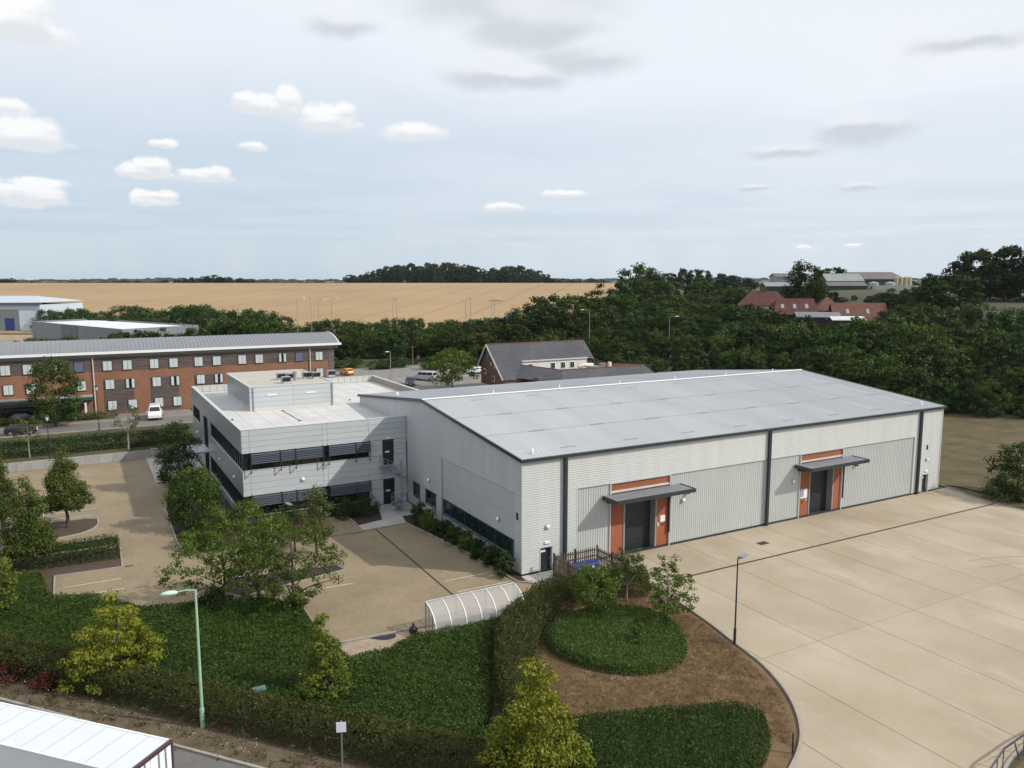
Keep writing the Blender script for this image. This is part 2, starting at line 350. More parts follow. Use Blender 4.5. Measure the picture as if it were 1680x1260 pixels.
def build_field():
    # wheat: rises to a crest, so its far edge is the skyline
    m = bpy.data.materials.new('wheat'); m.use_nodes = True; nt = m.node_tree; b = nt.nodes['Principled BSDF']; N = nt.nodes.new; L = nt.links.new
    b.inputs['Roughness'].default_value = .95
    geo = N('ShaderNodeNewGeometry'); mp = N('ShaderNodeMapping'); L(geo.outputs['Position'], mp.inputs[0]); mp.inputs['Rotation'].default_value = (0, 0, RAD(38))
    w = N('ShaderNodeTexWave'); L(mp.outputs[0], w.inputs[0]); w.inputs['Scale'].default_value = .0135; w.inputs['Distortion'].default_value = 1.2; w.inputs['Detail'].default_value = 2; w.inputs['Detail Scale'].default_value = .4
    r = N('ShaderNodeValToRGB'); L(w.outputs['Fac'], r.inputs[0]); e = r.color_ramp.elements
    e[0].position = .0; e[0].color = (.80, .77, .74, 1); e[1].position = .03; e[1].color = (1, 1, 1, 1)
    n = N('ShaderNodeTexNoise'); L(geo.outputs['Position'], n.inputs[0]); n.inputs['Scale'].default_value = .012; n.inputs['Detail'].default_value = 8; n.inputs['Roughness'].default_value = .65
    r2 = N('ShaderNodeValToRGB'); L(n.outputs['Fac'], r2.inputs[0]); e = r2.color_ramp.elements
    e[0].position = .3; e[0].color = (.285, .185, .088, 1); e[1].position = .7; e[1].color = (.365, .245, .122, 1)
    mx = N('ShaderNodeMix'); mx.data_type = 'RGBA'; mx.blend_type = 'MULTIPLY'; mx.inputs[0].default_value = 1; L(r2.outputs[0], mx.inputs[6]); L(r.outputs[0], mx.inputs[7]); L(mx.outputs[2], b.inputs['Base Color'])
    xs = np.linspace(-500, 1010, 60); Ys = np.concatenate([np.linspace(288, 780, 46), np.linspace(800, 960, 8)])
    mb = MB(); 
    for Yd in Ys:
        for x in xs: p = far(x, Yd); mb.v.append((p[0], p[1], Tz(p)+.45))
    nx = len(xs)
    for j in range(len(Ys)-1):
        for i in range(nx-1): a = j*nx+i; mb.f.append((a, a+1, a+nx+1, a+nx))
    struct(mb.build('wheat_field', m, smooth=True))
    g = MB(); c = gp(812, 494, zat(494, 480))
    pts = [far(813+13*cos(t), 470+4*sin(t)) for t in np.linspace(0, 2*pi, 13)[:-1]]
    g.add([(p[0], p[1], Tz(p)+.55) for p in pts], [tuple(range(12))])
    struct(g.build('weed_patch', mat('weed_patch', (.11, .105, .04), .95, 0, .3, .3)))
build_field()

# ------------------------------------------------------------------ yard, car park, road
def clip_poly(subj, x0, x1, y0, y1):
    def cl(p, ins, inter):
        out = []
        for i in range(len(p)):
            a, b = p[i-1], p[i]
            if ins(b):
                if not ins(a): out.append(inter(a, b))
                out.append(b)
            elif ins(a): out.append(inter(a, b))
        return out
    def ix(c): return lambda a, b: (c, a[1]+(b[1]-a[1])*(c-a[0])/(b[0]-a[0]))
    def iy(c): return lambda a, b: (a[0]+(b[0]-a[0])*(c-a[1])/(b[1]-a[1]), c)
    p = subj
    for ins, it in ((lambda q: q[0] >= x0, ix(x0)), (lambda q: q[0] <= x1, ix(x1)), (lambda q: q[1] >= y0, iy(y0)), (lambda q: q[1] <= y1, iy(y1))):
        if p: p = cl(p, ins, it)
    return p
def smooth_line(pts, n=6):
    out = []; P = [np.array(p, float) for p in pts]; P = [2*P[0]-P[1]]+P+[2*P[-1]-P[-2]]
    for i in range(1, len(P)-2):
        for k in range(n):
            t = k/n; a, b, c, d = P[i-1:i+3]
            out.append(tuple(.5*((2*b)+(c-a)*t+(2*a-5*b+4*c-d)*t*t+(3*b-a-3*c+d)*t**3)))
    out.append(tuple(P[-2])); return out
def strip(pts, w, z0, z1, side=0):          # a raised strip along a polyline (a kerb); side -1/0/1 shifts it
    P = [np.array(p[:2], float) for p in pts]; L_ = []; R_ = []
    for i, p in enumerate(P):
        t = P[min(i+1, len(P)-1)]-P[max(i-1, 0)]; t /= np.linalg.norm(t)+1e-9; n = np.array([-t[1], t[0]])
        L_.append(p+n*w*(.5+.5*side)); R_.append(p-n*w*(.5-.5*side))
    m = MB(); n = len(P)
    m.v = [(*p, z0) for p in L_]+[(*p, z1) for p in L_]+[(*p, z1) for p in R_]+[(*p, z0) for p in R_]
    for i in range(n-1):
        for a, b in ((0, 1), (1, 2), (2, 3)): m.f.append((a*n+i, a*n+i+1, b*n+i+1, b*n+i))
    m.f.append((0, n, 2*n, 3*n)); m.f.append((n-1, 4*n-1, 3*n-1, 2*n-1))
    return m

ARC = smooth_line([(7.9, -1.6), (8.0, -6.4), (7.35, -12.6), (6.45, -17.3), (5.7, -20.6), (4.4, -23.5), (2.9, -25.6), (1.2, -27.2), (-1.2, -28.6), (-5, -30.2), (-9, -31.6)])
RK = smooth_line([(57.6, .9), (56.6, -1.9), (55.7, -5.0), (55.5, -9.6), (57.5, -15), (62, -20), (68, -24)])
BR = smooth_line([(30, -33.0), (20, -33.1), (13.2, -33.0), (9.0, -33.6), (6.3, -34.8), (4.2, -36.6), (2.0, -40.0)])
yard_poly = ARC+[(-9, -45), (2, -45)]+BR[::-1]+[(68, -33)]+RK[::-1]+[(57.6, 0.0), (7.9, 0.0)]
def build_yard():
    y = struct(MB().sheet(yard_poly, .006).build('yard', joint))
    rows = [0, -6.55, -19.7, -32.9, -46]; w = 5.14; u0 = -14.05
    for j in range(4):
        for i in range(18):
            a, b = u0+i*w, u0+(i+1)*w
            g = .022; top = rows[j]-(g if j else 0); bot = rows[j+1]+g
            if j == 0: bot = -6.50
            if j == 1: top = -6.74
            p = clip_poly(yard_poly, a+g, b-g, bot, top)
            if len(p) < 3: continue
            area = abs(sum(p[k][0]*p[k-1][1]-p[k-1][0]*p[k][1] for k in range(len(p))))/2
            if area < .3: continue
            MB().prism(p, .007, .022).build('slab', concrete, y)
    bx(8.2, 55.4, -6.73, -6.51, .008, .024).build('drain_channel', drainm, y)
    bx(22.9, 24.0, -4.05, -3.35, .010, .027).build('gully_grate', drainm, y)
    strip(ARC, .14, -.05, .13, 1).build('kerb', kerbm, y)
    tm = mat('tyre_mark', (.275, .22, .155), .9, 0, .12, 1.5)
    for c, r, a0, a1, wd in (((33, -27), 12.5, 30, 82, .12), ((33, -27), 14.4, 34, 80, .12)):
        pts = [(c[0]+r*cos(RAD(a)), c[1]+r*.8*sin(RAD(a))) for a in np.linspace(a0, a1, 22)]
        strip(pts, wd, .020, .026).build('tyre_mark', tm, y)
    strip(RK, .14, -.05, .13, -1).build('kerb', kerbm, y)
    strip(BR, .14, -.05, .13, -1).build('kerb', kerbm, y)
build_yard()
# the ground beside the yard
struct(MB().sheet([(-.2, -1.2)]+ARC[::-1][10:]+[(-12, -26), (-12, -10)][::1], .003).build('dry_lawn', drygrass)) if False else None
RD = np.array([.645, -.764]); RNN = np.array([.764, .645])      # along / across the road
def rdp(s, n): p = RD*s+RNN*n; return (float(p[0]), float(p[1]))
struct(MB().sheet([(-1, -6), (1, -3.2), (7.9, -1.6)]+ARC[1:]+[(-12, -30.5), (-14, -24), (-8, -16), (-4, -10)], .004).build('dry_lawn', drygrass))
struct(MB().sheet([(30, -33.3), (20, -33.4), (13.2, -33.3), (9.0, -33.9), (6.3, -35.1), (4.4, -36.8), (2.3, -40.0), (2.3, -48), (30, -48)], .004).build('verge', drygrass))
gr = [(57.9, 1.0), (56.9, -1.9), (56.0, -5.0), (55.8, -9.6), (57.8, -15), (62, -20), (68, -24), (90, -24), (150, 10), (130, 90), (60, 60), (56.2, 44), (56.2, 1.0)]
def build_grass_bank():
    mb = MB(); n = 40
    us = np.linspace(56.2, 110, n); vv = np.linspace(-24, 60, n)
    for v in vv:
        for u in us: mb.v.append((u if not (u < 58.4 and v < 0) else 58.4, v, float(T(u, v))+.12))
    for j in range(n-1):
        for i in range(n-1): a = j*n+i; mb.f.append((a, a+1, a+n+1, a+n))
    struct(mb.build('grass_bank', mat('dry_bank', (.042, .042, .013), .95, 0, 0, .30, .9, 4, color2=(.125, .082, .030), detail=15), smooth=True))
    # the edge between kerb and bank
    struct(MB().sheet(RK+[(68, -24.1), (58.3, -24), (58.3, .9)], .0035).build('bank_edge', MATS['dry_bank']))
build_grass_bank()

CPK = [(-40, 62.2), (-17.3, 62.2), (-17.3, 25.1), (-.1, 25.1), (-.1, -.9), (1.2, -3.3), (-2, -5.0), (-11.6, -4.75), (-16.7, -4.45), (-17.3, 0.0), (-17.2, 4.2), (-24, 6.2), (-27.5, 7.2), (-30.2, 11.2), (-33.3, 12.6), (-33.4, 18.4), (-33.4, 24), (-60, 24), (-60, 62.2)]
def build_carpark():
    c = struct(MB().sheet(CPK, .008).build('car_park', paving))
    def line(a, b, w=.11):
        a = np.array(a); b = np.array(b); t = (b-a)/np.linalg.norm(b-a); n = np.array([-t[1], t[0]])*w/2
        MB().sheet([tuple(a+n), tuple(b+n), tuple(b-n), tuple(a-n)], .014).build('bay_line', linew, c)
    line((-34.7, 58), (-34.7, 38))
    for v in (36.2, 38.7): line((-34.6, v), (-30.2 if v == 36.2 else -29.9, v))
    for v in (41.2, 46.2): line((-39.8, v), (-35.0, v))
    line((-32.6, 15.45), (-28.6, 15.45)); line((-32.5, 13.05), (-28.5, 13.05))
    line((-16.9, 5.5), (-12.5, 5.3)); line((-5.9, -.35), (-1.4, -.45)); line((-5.9, 2.1), (-1.6, 2.1))
    def drain(a, b, w=.16):
        a = np.array(a); b = np.array(b); t = (b-a)/np.linalg.norm(b-a); n = np.array([-t[1], t[0]])*w/2
        MB().sheet([tuple(a+n), tuple(b+n), tuple(b-n), tuple(a-n)], .013).build('drain_channel', drainm, c)
    drain((-11.6, 17.6), (-7.5, 17.3)); drain((-6.3, 17.5), (-6.5, -1.0))
    bx(-28.2, -27.6, 18.05, 18.35, .006, .013).build('gully_grate', drainm, c)
    def kerb(pts, side=0): strip(pts, .15, -.03, .11, side).build('kerb', kerbm, c)
    kerb(smooth_line([(-23.53, 34.9), (-23.6, 30), (-23.6, 26.5), (-23.55, 21.5), (-22.8, 18.9), (-21.0, 18.0), (-16, 18.0)], 4))
    kerb([(-16, 18.0), (-12.2, 18.6), (-10.5, 22.9), (-9.5, 23.1), (-7.5, 22.7), (-7.5, 19.6)])
    kerb(smooth_line([(-60, 26.5), (-46, 27.6), (-37.8, 28.7), (-33.2, 29.3), (-31.0, 30.1), (-29.95, 31.9), (-29.85, 34.3)], 4))
    kerb([(-29.85, 34.3), (-31.2, 35.1), (-45, 35.2), (-60, 35.2)])
    kerb([(-28.3, 23.6), (-28.4, 18.1), (-33.35, 18.45), (-33.3, 12.5)])
    kerb([(-20.8, 6.6), (-13.7, 8.1), (-12.2, 8.4), (-12.5, 9.9), (-20.8, 11.0), (-22.4, 9.0), (-20.8, 6.6)])
    kerb([(-18.5, 6.0), (-18.9, 4.05), (-17.15, 2.1), (-17.2, -.3), (-16.7, -4.3)])
    kerb([(-7.5, 17.55), (-3.0, 17.8), (-2.1, 12.1), (-1.35, 7.0), (-1.2, 2.7), (-.85, -.9), (.3, -2.0)])
    kerb([(-16.7, -4.4), (-13, -4.72), (-11.6, -4.72)])
    def bed(poly, m, z=.03, name='planting_bed'): return MB().sheet(poly, z).build(name, m, c)
    bed(smooth_line([(-23.4, 34.9), (-23.5, 26.5), (-23.45, 21.5), (-22.7, 18.95), (-21.0, 18.1), (-16, 18.1)], 4)+[(-12.3, 18.7), (-10.6, 23.0), (-9.5, 23.2), (-7.55, 22.75), (-7.4, 19.5), (-4.7, 20.2), (-3.5, 25.1), (-17.3, 25.1), (-17.3, 46.5), (-22, 46.5)], mulch)
    bed(smooth_line([(-60, 26.6), (-46, 27.7), (-37.8, 28.8), (-33.2, 29.4), (-31.05, 30.2), (-30.05, 31.9), (-29.95, 34.2)], 4)+[(-31.2, 35.0), (-60, 35.1)], mat('mulch_light', (.075, .048, .032), .95, 0, .35, 4, .6, 10))
    bed([(-28.4, 23.6), (-28.45, 18.2), (-33.4, 18.55), (-36, 18.2), (-40, 20), (-40, 24.5), (-30, 24.5)], MATS['mulch_light'])
    bed([(-20.8, 6.7), (-13.7, 8.2), (-12.3, 8.5), (-12.6, 9.8), (-20.8, 10.9), (-22.3, 9.0)], mulch)
    bed([(-3.0, 17.9), (-2.0, 12.1), (-1.25, 7.0), (-1.1, 2.7), (-.75, -.9), (-.02, -.9), (-.02, 21.5), (-2.5, 20.3)], mulch)
    # sand strip and tarmac spill at the low edge
    bed([(-16.75, -4.55), (-11.6, -4.85), (-9.5, -5.2), (-11.5, -6.4), (-14.2, -7.5), (-16.6, -7.4)], sand, .006, 'sand_strip')
    MB().sheet(smooth_line([(-14.6, -4.62), (-13.2, -4.55), (-12.75, -4.75), (-12.9, -5.4), (-13.6, -5.5), (-14.2, -5.05), (-14.6, -4.62)], 4)[:-1], .02).build('tarmac_spill', mat('tarmac_spill', (.022, .022, .026), .9, 0, .2, 6), c)
    # pale paths: to the side doors and to the entrance
    def path(poly): MB().prism(poly, .006, .045).build('path', concrete_l, c)
    path([(-3.45, 25.1), (-4.7, 20.1), (-7.45, 19.4), (-7.45, 17.6), (-3.0, 17.8), (-2.5, 20.3), (-1.2, 20.0), (-.1, 21.8), (-.1, 25.1)])
    path([(-23.4, 62.1), (-23.35, 47.0), (-17.4, 47.0), (-17.4, 62.1)])
    path([(-.1, -.9), (.3, -2.0), (1.5, -3.2), (4.5, -3.2), (7.7, -1.5), (7.7, -.05), (-.05, -.05)])
build_carpark()
def build_road():
    road = struct(MB().sheet([rdp(-90, -28.6), rdp(60, -28.6), rdp(60, -37.2), rdp(-90, -37.2)], .004).build('road', asphalt))
    strip([rdp(s, -28.5) for s in (-90, 60)], .16, -.05, .12).build('kerb', kerbm, road)
    strip([rdp(s, -37.3) for s in (-90, 60)], .16, -.05, .12).build('kerb', kerbm, road)
    struct(MB().sheet([rdp(-90, -28.4), rdp(30, -28.4), rdp(30, -23), rdp(-90, -23)], .0045).build('road_verge', vergem))
    struct(MB().sheet([rdp(-90, -37.4), rdp(60, -37.4), rdp(60, -50), rdp(-90, -50)], .0045).build('far_verge', vergem))
    # road past the hotel
    r2 = struct(MB().sheet([(-120, 79.3), (40, 79.3), (40, 86.8), (-120, 86.8)], 1.508).build('hotel_road', mat('asphalt_hotel', (.155, .14, .13), .9, 0, .12, .5)))
    strip([(-120, 79.2), (40, 79.2)], .16, 1.45, 1.62).build('kerb', kerbm, r2); strip([(-120, 86.9), (40, 86.9)], .16, 1.45, 1.62).build('kerb', kerbm, r2)
    p = struct(MB().sheet([(-120, 87.0), (18, 87.0), (18, 89.3), (-120, 89.3)], 1.52).build('pavement', mat('pavement_tan', (.22, .165, .11), .9, 0, .15, .8)))
    MB().sheet([(-26, 87), (-14, 87), (-14, 93.5), (-26, 93.5)], 1.525).build('forecourt', asphalt_l, p)
    for k in range(4): MB().sheet([(-19.5+k*1.6, 90), (-19.4+k*1.6, 90), (-17.4+k*1.6, 93.2), (-17.5+k*1.6, 93.2)], 1.53).build('hatch_line', linew, p)
    # car park by the pub
    cp = MB(); us = np.linspace(13, 60, 14); vv = np.linspace(62, 128, 18)
    for v in vv:
        for u in us: cp.v.append((u, v, float(T(u, v))+.03))
    for j in range(17):
        for i in range(13): a = j*14+i; cp.f.append((a, a+1, a+15, a+14))
    c = struct(cp.build('pub_car_park', asphalt_l, smooth=True))
    for u in np.arange(22, 48, 2.6):
        for (v0, v1) in ((119, 124), (103, 108)):
            MB().quad((u, v0, Tz((u, v0))+.05), (u+.16, v0, Tz((u, v0))+.05), (u+.16, v1, Tz((u, v1))+.05), (u, v1, Tz((u, v1))+.05)).build('bay_line', linew, c)
build_road()
def build_retaining_wall():
    t = thing('retaining_wall', 'low pale block retaining wall along the back of the car park', 'wall', (-30, 62.2, 0))
    m = mat('wall_block', (.31, .30, .285), .9, 0, .1, 1.5, rand=.08)
    u = -60.0; i = 0
    while u < -17.6:
        w = 1.55; h = 1.28 if u > -24 else 1.1
        bx(u+.012, min(u+w, -17.4)-.012, 61.98, 62.32, 0, h).build('block', m, t); u += w; i += 1
    bx(-60, -17.4, 62.06, 62.45, 0, 1.05).build('backing', joint, t)
build_retaining_wall()

# ------------------------------------------------------------------ warehouse
WL, WD, EH, AP = 55.5, 41.0, 9.75, 11.86      # length, depth, eaves, apex
def rake(v): return EH+(AP-EH)*(1-abs(v-WD/2)/(WD/2))
def corr_h(u0, u1, z0, z1, v, p=.2, d=.009):   # sheet with horizontal ribs, facing -Y
    m = MB(); z = z0; prof = []
    while z < z1-1e-6:
        for f, o in ((0, 0), (.45, 0), (.55, d), (.9, d)):
            if z+f*p < z1: prof.append((z+f*p, o))
        z += p
    prof.append((z1, 0))
    m.v = [(u, v+o, zz) for u in (u0, u1) for zz, o in prof]; n = len(prof)
    m.f = [(i, n+i, n+i+1, i+1) for i in range(n-1)]
    return m
def corr_v(u0, u1, z0, z1, v, p=.25, d=.03):  # vertical ribs
    m = MB(); u = u0; prof = []
    while u < u1-1e-6:
        for f, o in ((0, d), (.62, d), (.72, 0), (.9, 0)):
            if u+f*p < u1: prof.append((u+f*p, o))
        u += p
    prof.append((u1, d))
    n = len(prof); m.v = [(uu, v+o, z) for z in (z0, z1) for uu, o in prof]
    m.f = [(i, i+1, n+i+1, n+i) for i in range(n-1)]
    return m
def wall_light(parent, c, axis, m=None, r=.2):
    """round bulkhead lamp: a back plate and a white bowl"""
    a = np.array(axis, float); c = np.array(c, float)
    MB().tube([c, c+a*.06], r*1.12, 14).build('lamp_base', galv, parent)
    b = MB(); P = []; 
    n = 14
    x = np.cross(a, (0, 0, 1)); 
    for j in range(5):
        th = pi/2*j/4
        P.append([c+a*(.06+.15*sin(th))+r*cos(th)*(cos(2*pi*k/n)*x+sin(2*pi*k/n)*np.array([0, 0, 1])) for k in range(n)])
    b.v = [tuple(q) for r_ in P for q in r_]
    b.f = [(j*n+k, j*n+(k+1)%n, (j+1)*n+(k+1)%n, (j+1)*n+k) for j in range(4) for k in range(n)]
    b.build('lamp_bowl', whiteplast, parent, smooth=True)

def build_warehouse():
    w = thing('warehouse', 'large silver-grey clad warehouse with low-pitched ribbed roof and two loading doors', 'warehouse', (27, 20, 0))
    hv = 6.72
    # ---- front
    corr_h(.12, WL-.12, hv, EH, 0).build('upper_cladding', clad, w)
    D1 = (1.80, 2.95); D2 = (52.4, 53.5); DH = 2.08
    for k, (a, b, z0, z1) in enumerate(((.12, D1[0]-.06, .18, DH+.058), (D1[1]+.06, 5.35, .18, DH+.058), (.12, 5.35, DH+.06, hv-.003), (50.7, D2[0]-.06, .18, DH+.058), (D2[1]+.06, WL-.12, .18, DH+.058), (50.7, WL-.12, DH+.06, hv-.003))):
        corr_h(a, b, z0, z1, 0.0).build('pier_cladding', clad, w)
    Bs = ((8.9, 15.45), (32.42, 38.7))
    spans = ((5.45, Bs[0][0]-.10), (Bs[0][1]+.10, Bs[1][0]-.10), (Bs[1][1]+.10, 50.6))
    for a, b in spans: corr_v(a, b, .18, hv-.06, .10).build('lower_cladding', cladv, w)
    # flashings
    bx(5.35, 50.7, -.012, .16, hv-.06, hv-.004).build('drip_flashing', clad, w)
    for u in (5.35, 50.6): bx(u, u+.10, -.010, .2, .18, hv-.065).build('edge_trim', clad, w)
    bx(.0, .12, -.035, .10, .18, EH).build('corner_trim', clad, w); bx(WL-.12, WL, -.035, .10, .18, EH).build('corner_trim', clad, w)
    bx(.02, WL-.02, .045, .30, 0, .18).build('plinth', anth, w)
    # inner body keeps light out
    core = MB(); core.v = [(x, y, z) for x in (.12, WL-.12) for (y, z) in ((.96, .02), (WD-.1, .02), (WD-.1, EH-.3), (WD/2, AP-.35), (.96, EH-.3))]
    core.f = [(0, 1, 2, 3, 4), (9, 8, 7, 6, 5)]+[(i, 5+i, 5+(i+1) % 5, (i+1) % 5) for i in range(5)]
    core.build('inner_wall', cladg2, w)
    bx(.15, WL-.02, WD-.095, WD, 0, EH).build('back_wall', cladg, w); 
    e = MB(); e.v = [(x, y, z) for x in (WL-.11, WL) for (y, z) in ((.11, 0.02), (WD-.1, 0.02), (WD-.1, EH-.01), (WD/2, AP-.06), (.11, EH-.01))]
    e.f = [(4, 3, 2, 1, 0), (5, 6, 7, 8, 9)]+[(i, (i+1) % 5, 5+(i+1) % 5, 5+i) for i in range(5)]; e.build('end_wall', cladg, w)
    # ---- gable, facing -X: ribbed above, smooth panel band below with the windows
    holes = [(1.55, 15.5, 1.18, 2.62), (17.35, 20.05, 1.18, 2.66), (21.6, 23.4, 1.18, 2.66)]
    def gable_strip(v0, v1, z0, z1, p=.2, d=.008):
        m = MB(); z = z0; prof = []
        while z < z1-1e-6:
            for f, o in ((0, 0), (.45, 0), (.55, d), (.9, d)):
                if z+f*p < z1: prof.append((z+f*p, o))
            z += p
        prof.append((z1, 0)); n = len(prof)
        for zz, o in prof:
            # each rib is cut by the rake of the roof
            t = (zz-EH)/(AP-EH)*WD/2 if zz > EH else -1
            a = max(v0, t) if zz > EH else v0; b = min(v1, WD-t) if zz > EH else v1
            m.v += [(o, a, zz), (o, b, zz)]
        m.f = [(2*i+1, 2*i, 2*i+2, 2*i+3) for i in range(n-1)]; return m
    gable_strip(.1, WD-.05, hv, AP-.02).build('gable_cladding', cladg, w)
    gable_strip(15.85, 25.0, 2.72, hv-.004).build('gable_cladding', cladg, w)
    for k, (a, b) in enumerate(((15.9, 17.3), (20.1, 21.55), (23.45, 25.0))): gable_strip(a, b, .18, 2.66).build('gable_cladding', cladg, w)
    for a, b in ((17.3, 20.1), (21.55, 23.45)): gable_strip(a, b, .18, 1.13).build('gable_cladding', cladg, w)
    # smooth composite panels
    n = 7; vs_ = np.linspace(1.1, 15.75, n+1)
    for i in range(n):
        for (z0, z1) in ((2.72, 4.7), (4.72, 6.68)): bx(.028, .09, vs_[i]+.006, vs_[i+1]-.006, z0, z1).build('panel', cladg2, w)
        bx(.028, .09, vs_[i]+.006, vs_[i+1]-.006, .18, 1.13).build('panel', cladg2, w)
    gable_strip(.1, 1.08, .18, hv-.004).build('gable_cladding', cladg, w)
    for (a, b, z0, z1), npn in zip(holes, (9, 2, 2)):
        wi = bx(.14, .20, a+.02, b-.02, z0+.02, z1-.02).build('window', tealf, w)
        f = MB().box(-.01, .16, a-.03, b+.03, z1, z1+.06).box(-.04, .16, a-.03, b+.03, z0-.05, z0); f.box(-.01, .16, a-.04, a+.04, z0, z1).box(-.01, .16, b-.04, b+.04, z0, z1)
        f.build('window_frame', tealf, wi)
        xs = np.linspace(a+.06, b-.06, npn+1)
        for i in range(npn):
            bx(.105, .135, xs[i]+.035, xs[i+1]-.035, z0+.06, z1-.06).build('pane', glassb, wi)
            if i: bx(.07, .138, xs[i]-.03, xs[i]+.03, z0+.0, z1).build('mullion', tealf, wi)
    wall_light(w, (-.03, 3.95, 3.8), (-1, 0, 0)); wall_light(w, (-.03, 19.0, 3.8), (-1, 0, 0))
    bx(-.05, .0, .55, .82, 4.6, 5.2).build('number_plate', anth, w)
    # ---- roof: ribs run down the slope
    def slope(va, za, vb, zb, name):
        p = .333; d = .042; prof = []; u = -.15
        while u < WL+.15:
            for f, o in ((0, d), (.16, d), (.26, 0), (.9, 0)): prof.append((u+f*p, o))
            u += p
        prof = [q for q in prof if q[0] <= WL+.15]; n = len(prof); m = MB()
        m.v = [(uu, va, za+o) for uu, o in prof]+[(uu, vb, zb+o) for uu, o in prof]
        m.f = [(i, i+1, n+i+1, n+i) for i in range(n-1)] if va < vb else [(n+i, n+i+1, i+1, i) for i in range(n-1)]
        return m.build(name, roofm, w)
    front = slope(-.14, EH+.02, WD/2, AP+.03, 'roof_slope'); back = slope(WD+.14, EH+.02, WD/2, AP+.03, 'roof_slope')
    k = (AP-EH)/(WD/2)
    def rz(v): return EH+.033+(v+.14)*k*(WD/2)/(WD/2+.14) if v <= WD/2 else rz(WD-v)
    for u in np.arange(5.3, 55, 6.66):           # translucent strips between the laps
        for v0, v1, par in ((1.6, 6.5, front), (6.9, 12.6, front), (13.0, 18.6, front), (22.5, 30.0, back), (30.5, 38.5, back)):
            m = MB()
            for j in range(3):
                a = u+.333*j+.10-.15 % .333
                m.add([(a, v0, rz(v0)+.012), (a+.19, v0, rz(v0)+.012), (a+.19, v1, rz(v1)+.012), (a, v1, rz(v1)+.012)], [(0, 1, 2, 3)])
            m.build('rooflight', rooflight, par)
    for v in (6.7, 12.8):
        MB().add([(-.14, v-.03, rz(v-.03)+.052), (WL+.14, v-.03, rz(v-.03)+.052), (WL+.14, v+.03, rz(v+.03)+.052), (-.14, v+.03, rz(v+.03)+.052)], [(0, 1, 2, 3)]).build('lap_joint', mat('lap', (.30, .31, .31), .6), front)
    lapm = mat('lap_mark', (.20, .205, .195), .8)
    for i, u in enumerate(np.arange(4.7, 55, 6.66)):
        for v in (1.55, 6.7, 12.8, 18.7):
            bx(u, u+1.5, v-.09, v+.09, rz(v)-.02, rz(v)+.022).build('lap_mark', lapm, front)
    rc = MB(); rc.v = [(u, v, z) for u in (-.17, WL+.17) for (v, z) in ((WD/2-.32, rz(WD/2-.32)+.06), (WD/2, AP+.13), (WD/2+.32, rz(WD/2-.32)+.06))]
    rc.f = [(0, 3, 4, 1), (1, 4, 5, 2)]; rc.build('ridge_cap', ridge_w, w)
    for u in (8.2, 16.6, 25.0, 33.4, 41.8, 50.2):
        t = MB().tube([(u, WD/2, AP+.1), (u, WD/2, AP+.5)], .055, 8).box(u-.1, u+.1, WD/2-.1, WD/2+.1, AP+.12, AP+.17); t.build('roof_anchor', whiteplast, w)
    for (u, v) in ((1.6, 1.0), (53.2, 1.2), (2.0, 33.0)):
        MB().tube([(u, v, rz(v)), (u, v, rz(v)+.38)], .12, 10).build('roof_vent', whiteplast, w)
    # gutters, verges and pipes
    bx(-.20, WL+.20, -.30, -.06, EH-.20, EH+.035).build('gutter', anth, w)
    bx(-.20, WL+.20, WD+.06, WD+.30, EH-.20, EH+.035).build('gutter', anth, w)
    for u0 in (-.22, WL+.12):
        for va, vb in ((-.16, WD/2), (WD+.16, WD/2)):
            m = MB(); pr = [(u0, -.20), (u0+.10, -.20), (u0+.10, .11), (u0, .11)]; za, zb = EH+.0, AP+.015
            m.v = [(x, va, za+z) for x, z in pr]+[(x, vb, zb+z) for x, z in pr]
            m.f = [(i, (i+1) % 4, 4+(i+1) % 4, 4+i) for i in range(4)]+[(3, 2, 1, 0), (4, 5, 6, 7)]
            m.build('verge_flashing', anth, w)
    for u in (4.12, 27.72, 51.37):
        bx(u-.14, u+.14, -.27, -.032, .06, EH-.21).build('downpipe', anth, w)
    # ---- loading doors
    for i, (a, b) in enumerate(Bs):
        dl, dr = a+1.62, a+5.0; dz = 5.0; yb = .16
        br = MB().box(a, dl-.16, yb, .29, 0.03, 6.62).box(dr+.16, b, yb, .29, 0.03, 6.62).box(dl-.16, dr+.16, yb, .29, dz+.15, 6.62)
        br.build('brick_surround', orange_brick, w)
        bx(a-.10, a, -.012, .28, .02, 6.66).build('edge_trim', clad, w); bx(b, b+.10, -.012, .28, .02, 6.66).build('edge_trim', clad, w)
        bx(a-.10, b+.10, -.006, .28, 6.60, 6.658).build('edge_trim', clad, w)
        bx(a+.02, b-.02, .05, .155, 5.76, 5.93).build('lintel_trim', clad, w)
        # door set back in its reveal, which stands a little proud of the brick
        rv = MB().box(dl-.16, dl, .10, .95, .03, dz+.14).box(dr, dr+.16, .10, .95, .03, dz+.14).box(dl, dr, .10, .95, dz, dz+.14)
        rv.build('door_reveal', mat('reveal_grey', (.24, .25, .245), .6), w)
        dd = bx(dl, dr, .86, .90, .03, dz).build('roller_door', shut, w)
        nsl = 20
        for s in range(nsl): bx(dl+.01, dr-.01, .825, .858, .04+s*(dz-.05)/nsl+.012, .04+(s+1)*(dz-.05)/nsl-.012).build('slat', shut, dd)
        # canopy
        ca = a-.92; cb = ca+8.65
        c = bx(ca+.06, cb-.06, -2.0, .02, 5.46, 5.60).build('canopy', anth, w)
        bx(ca+.10, cb-.10, -1.95, .0, 5.605, 5.66).build('canopy_deck', mat('canopy_deck', (.18, .19, .205), .5, 0, .1, 1), c)
        fb = MB().box(ca, cb, -2.10, -2.0, 5.38, 5.72).box(ca, ca+.06, -2.0, .03, 5.38, 5.72).box(cb-.06, cb, -2.0, .03, 5.38, 5.72)
        fb.build('canopy_fascia', anth, c)
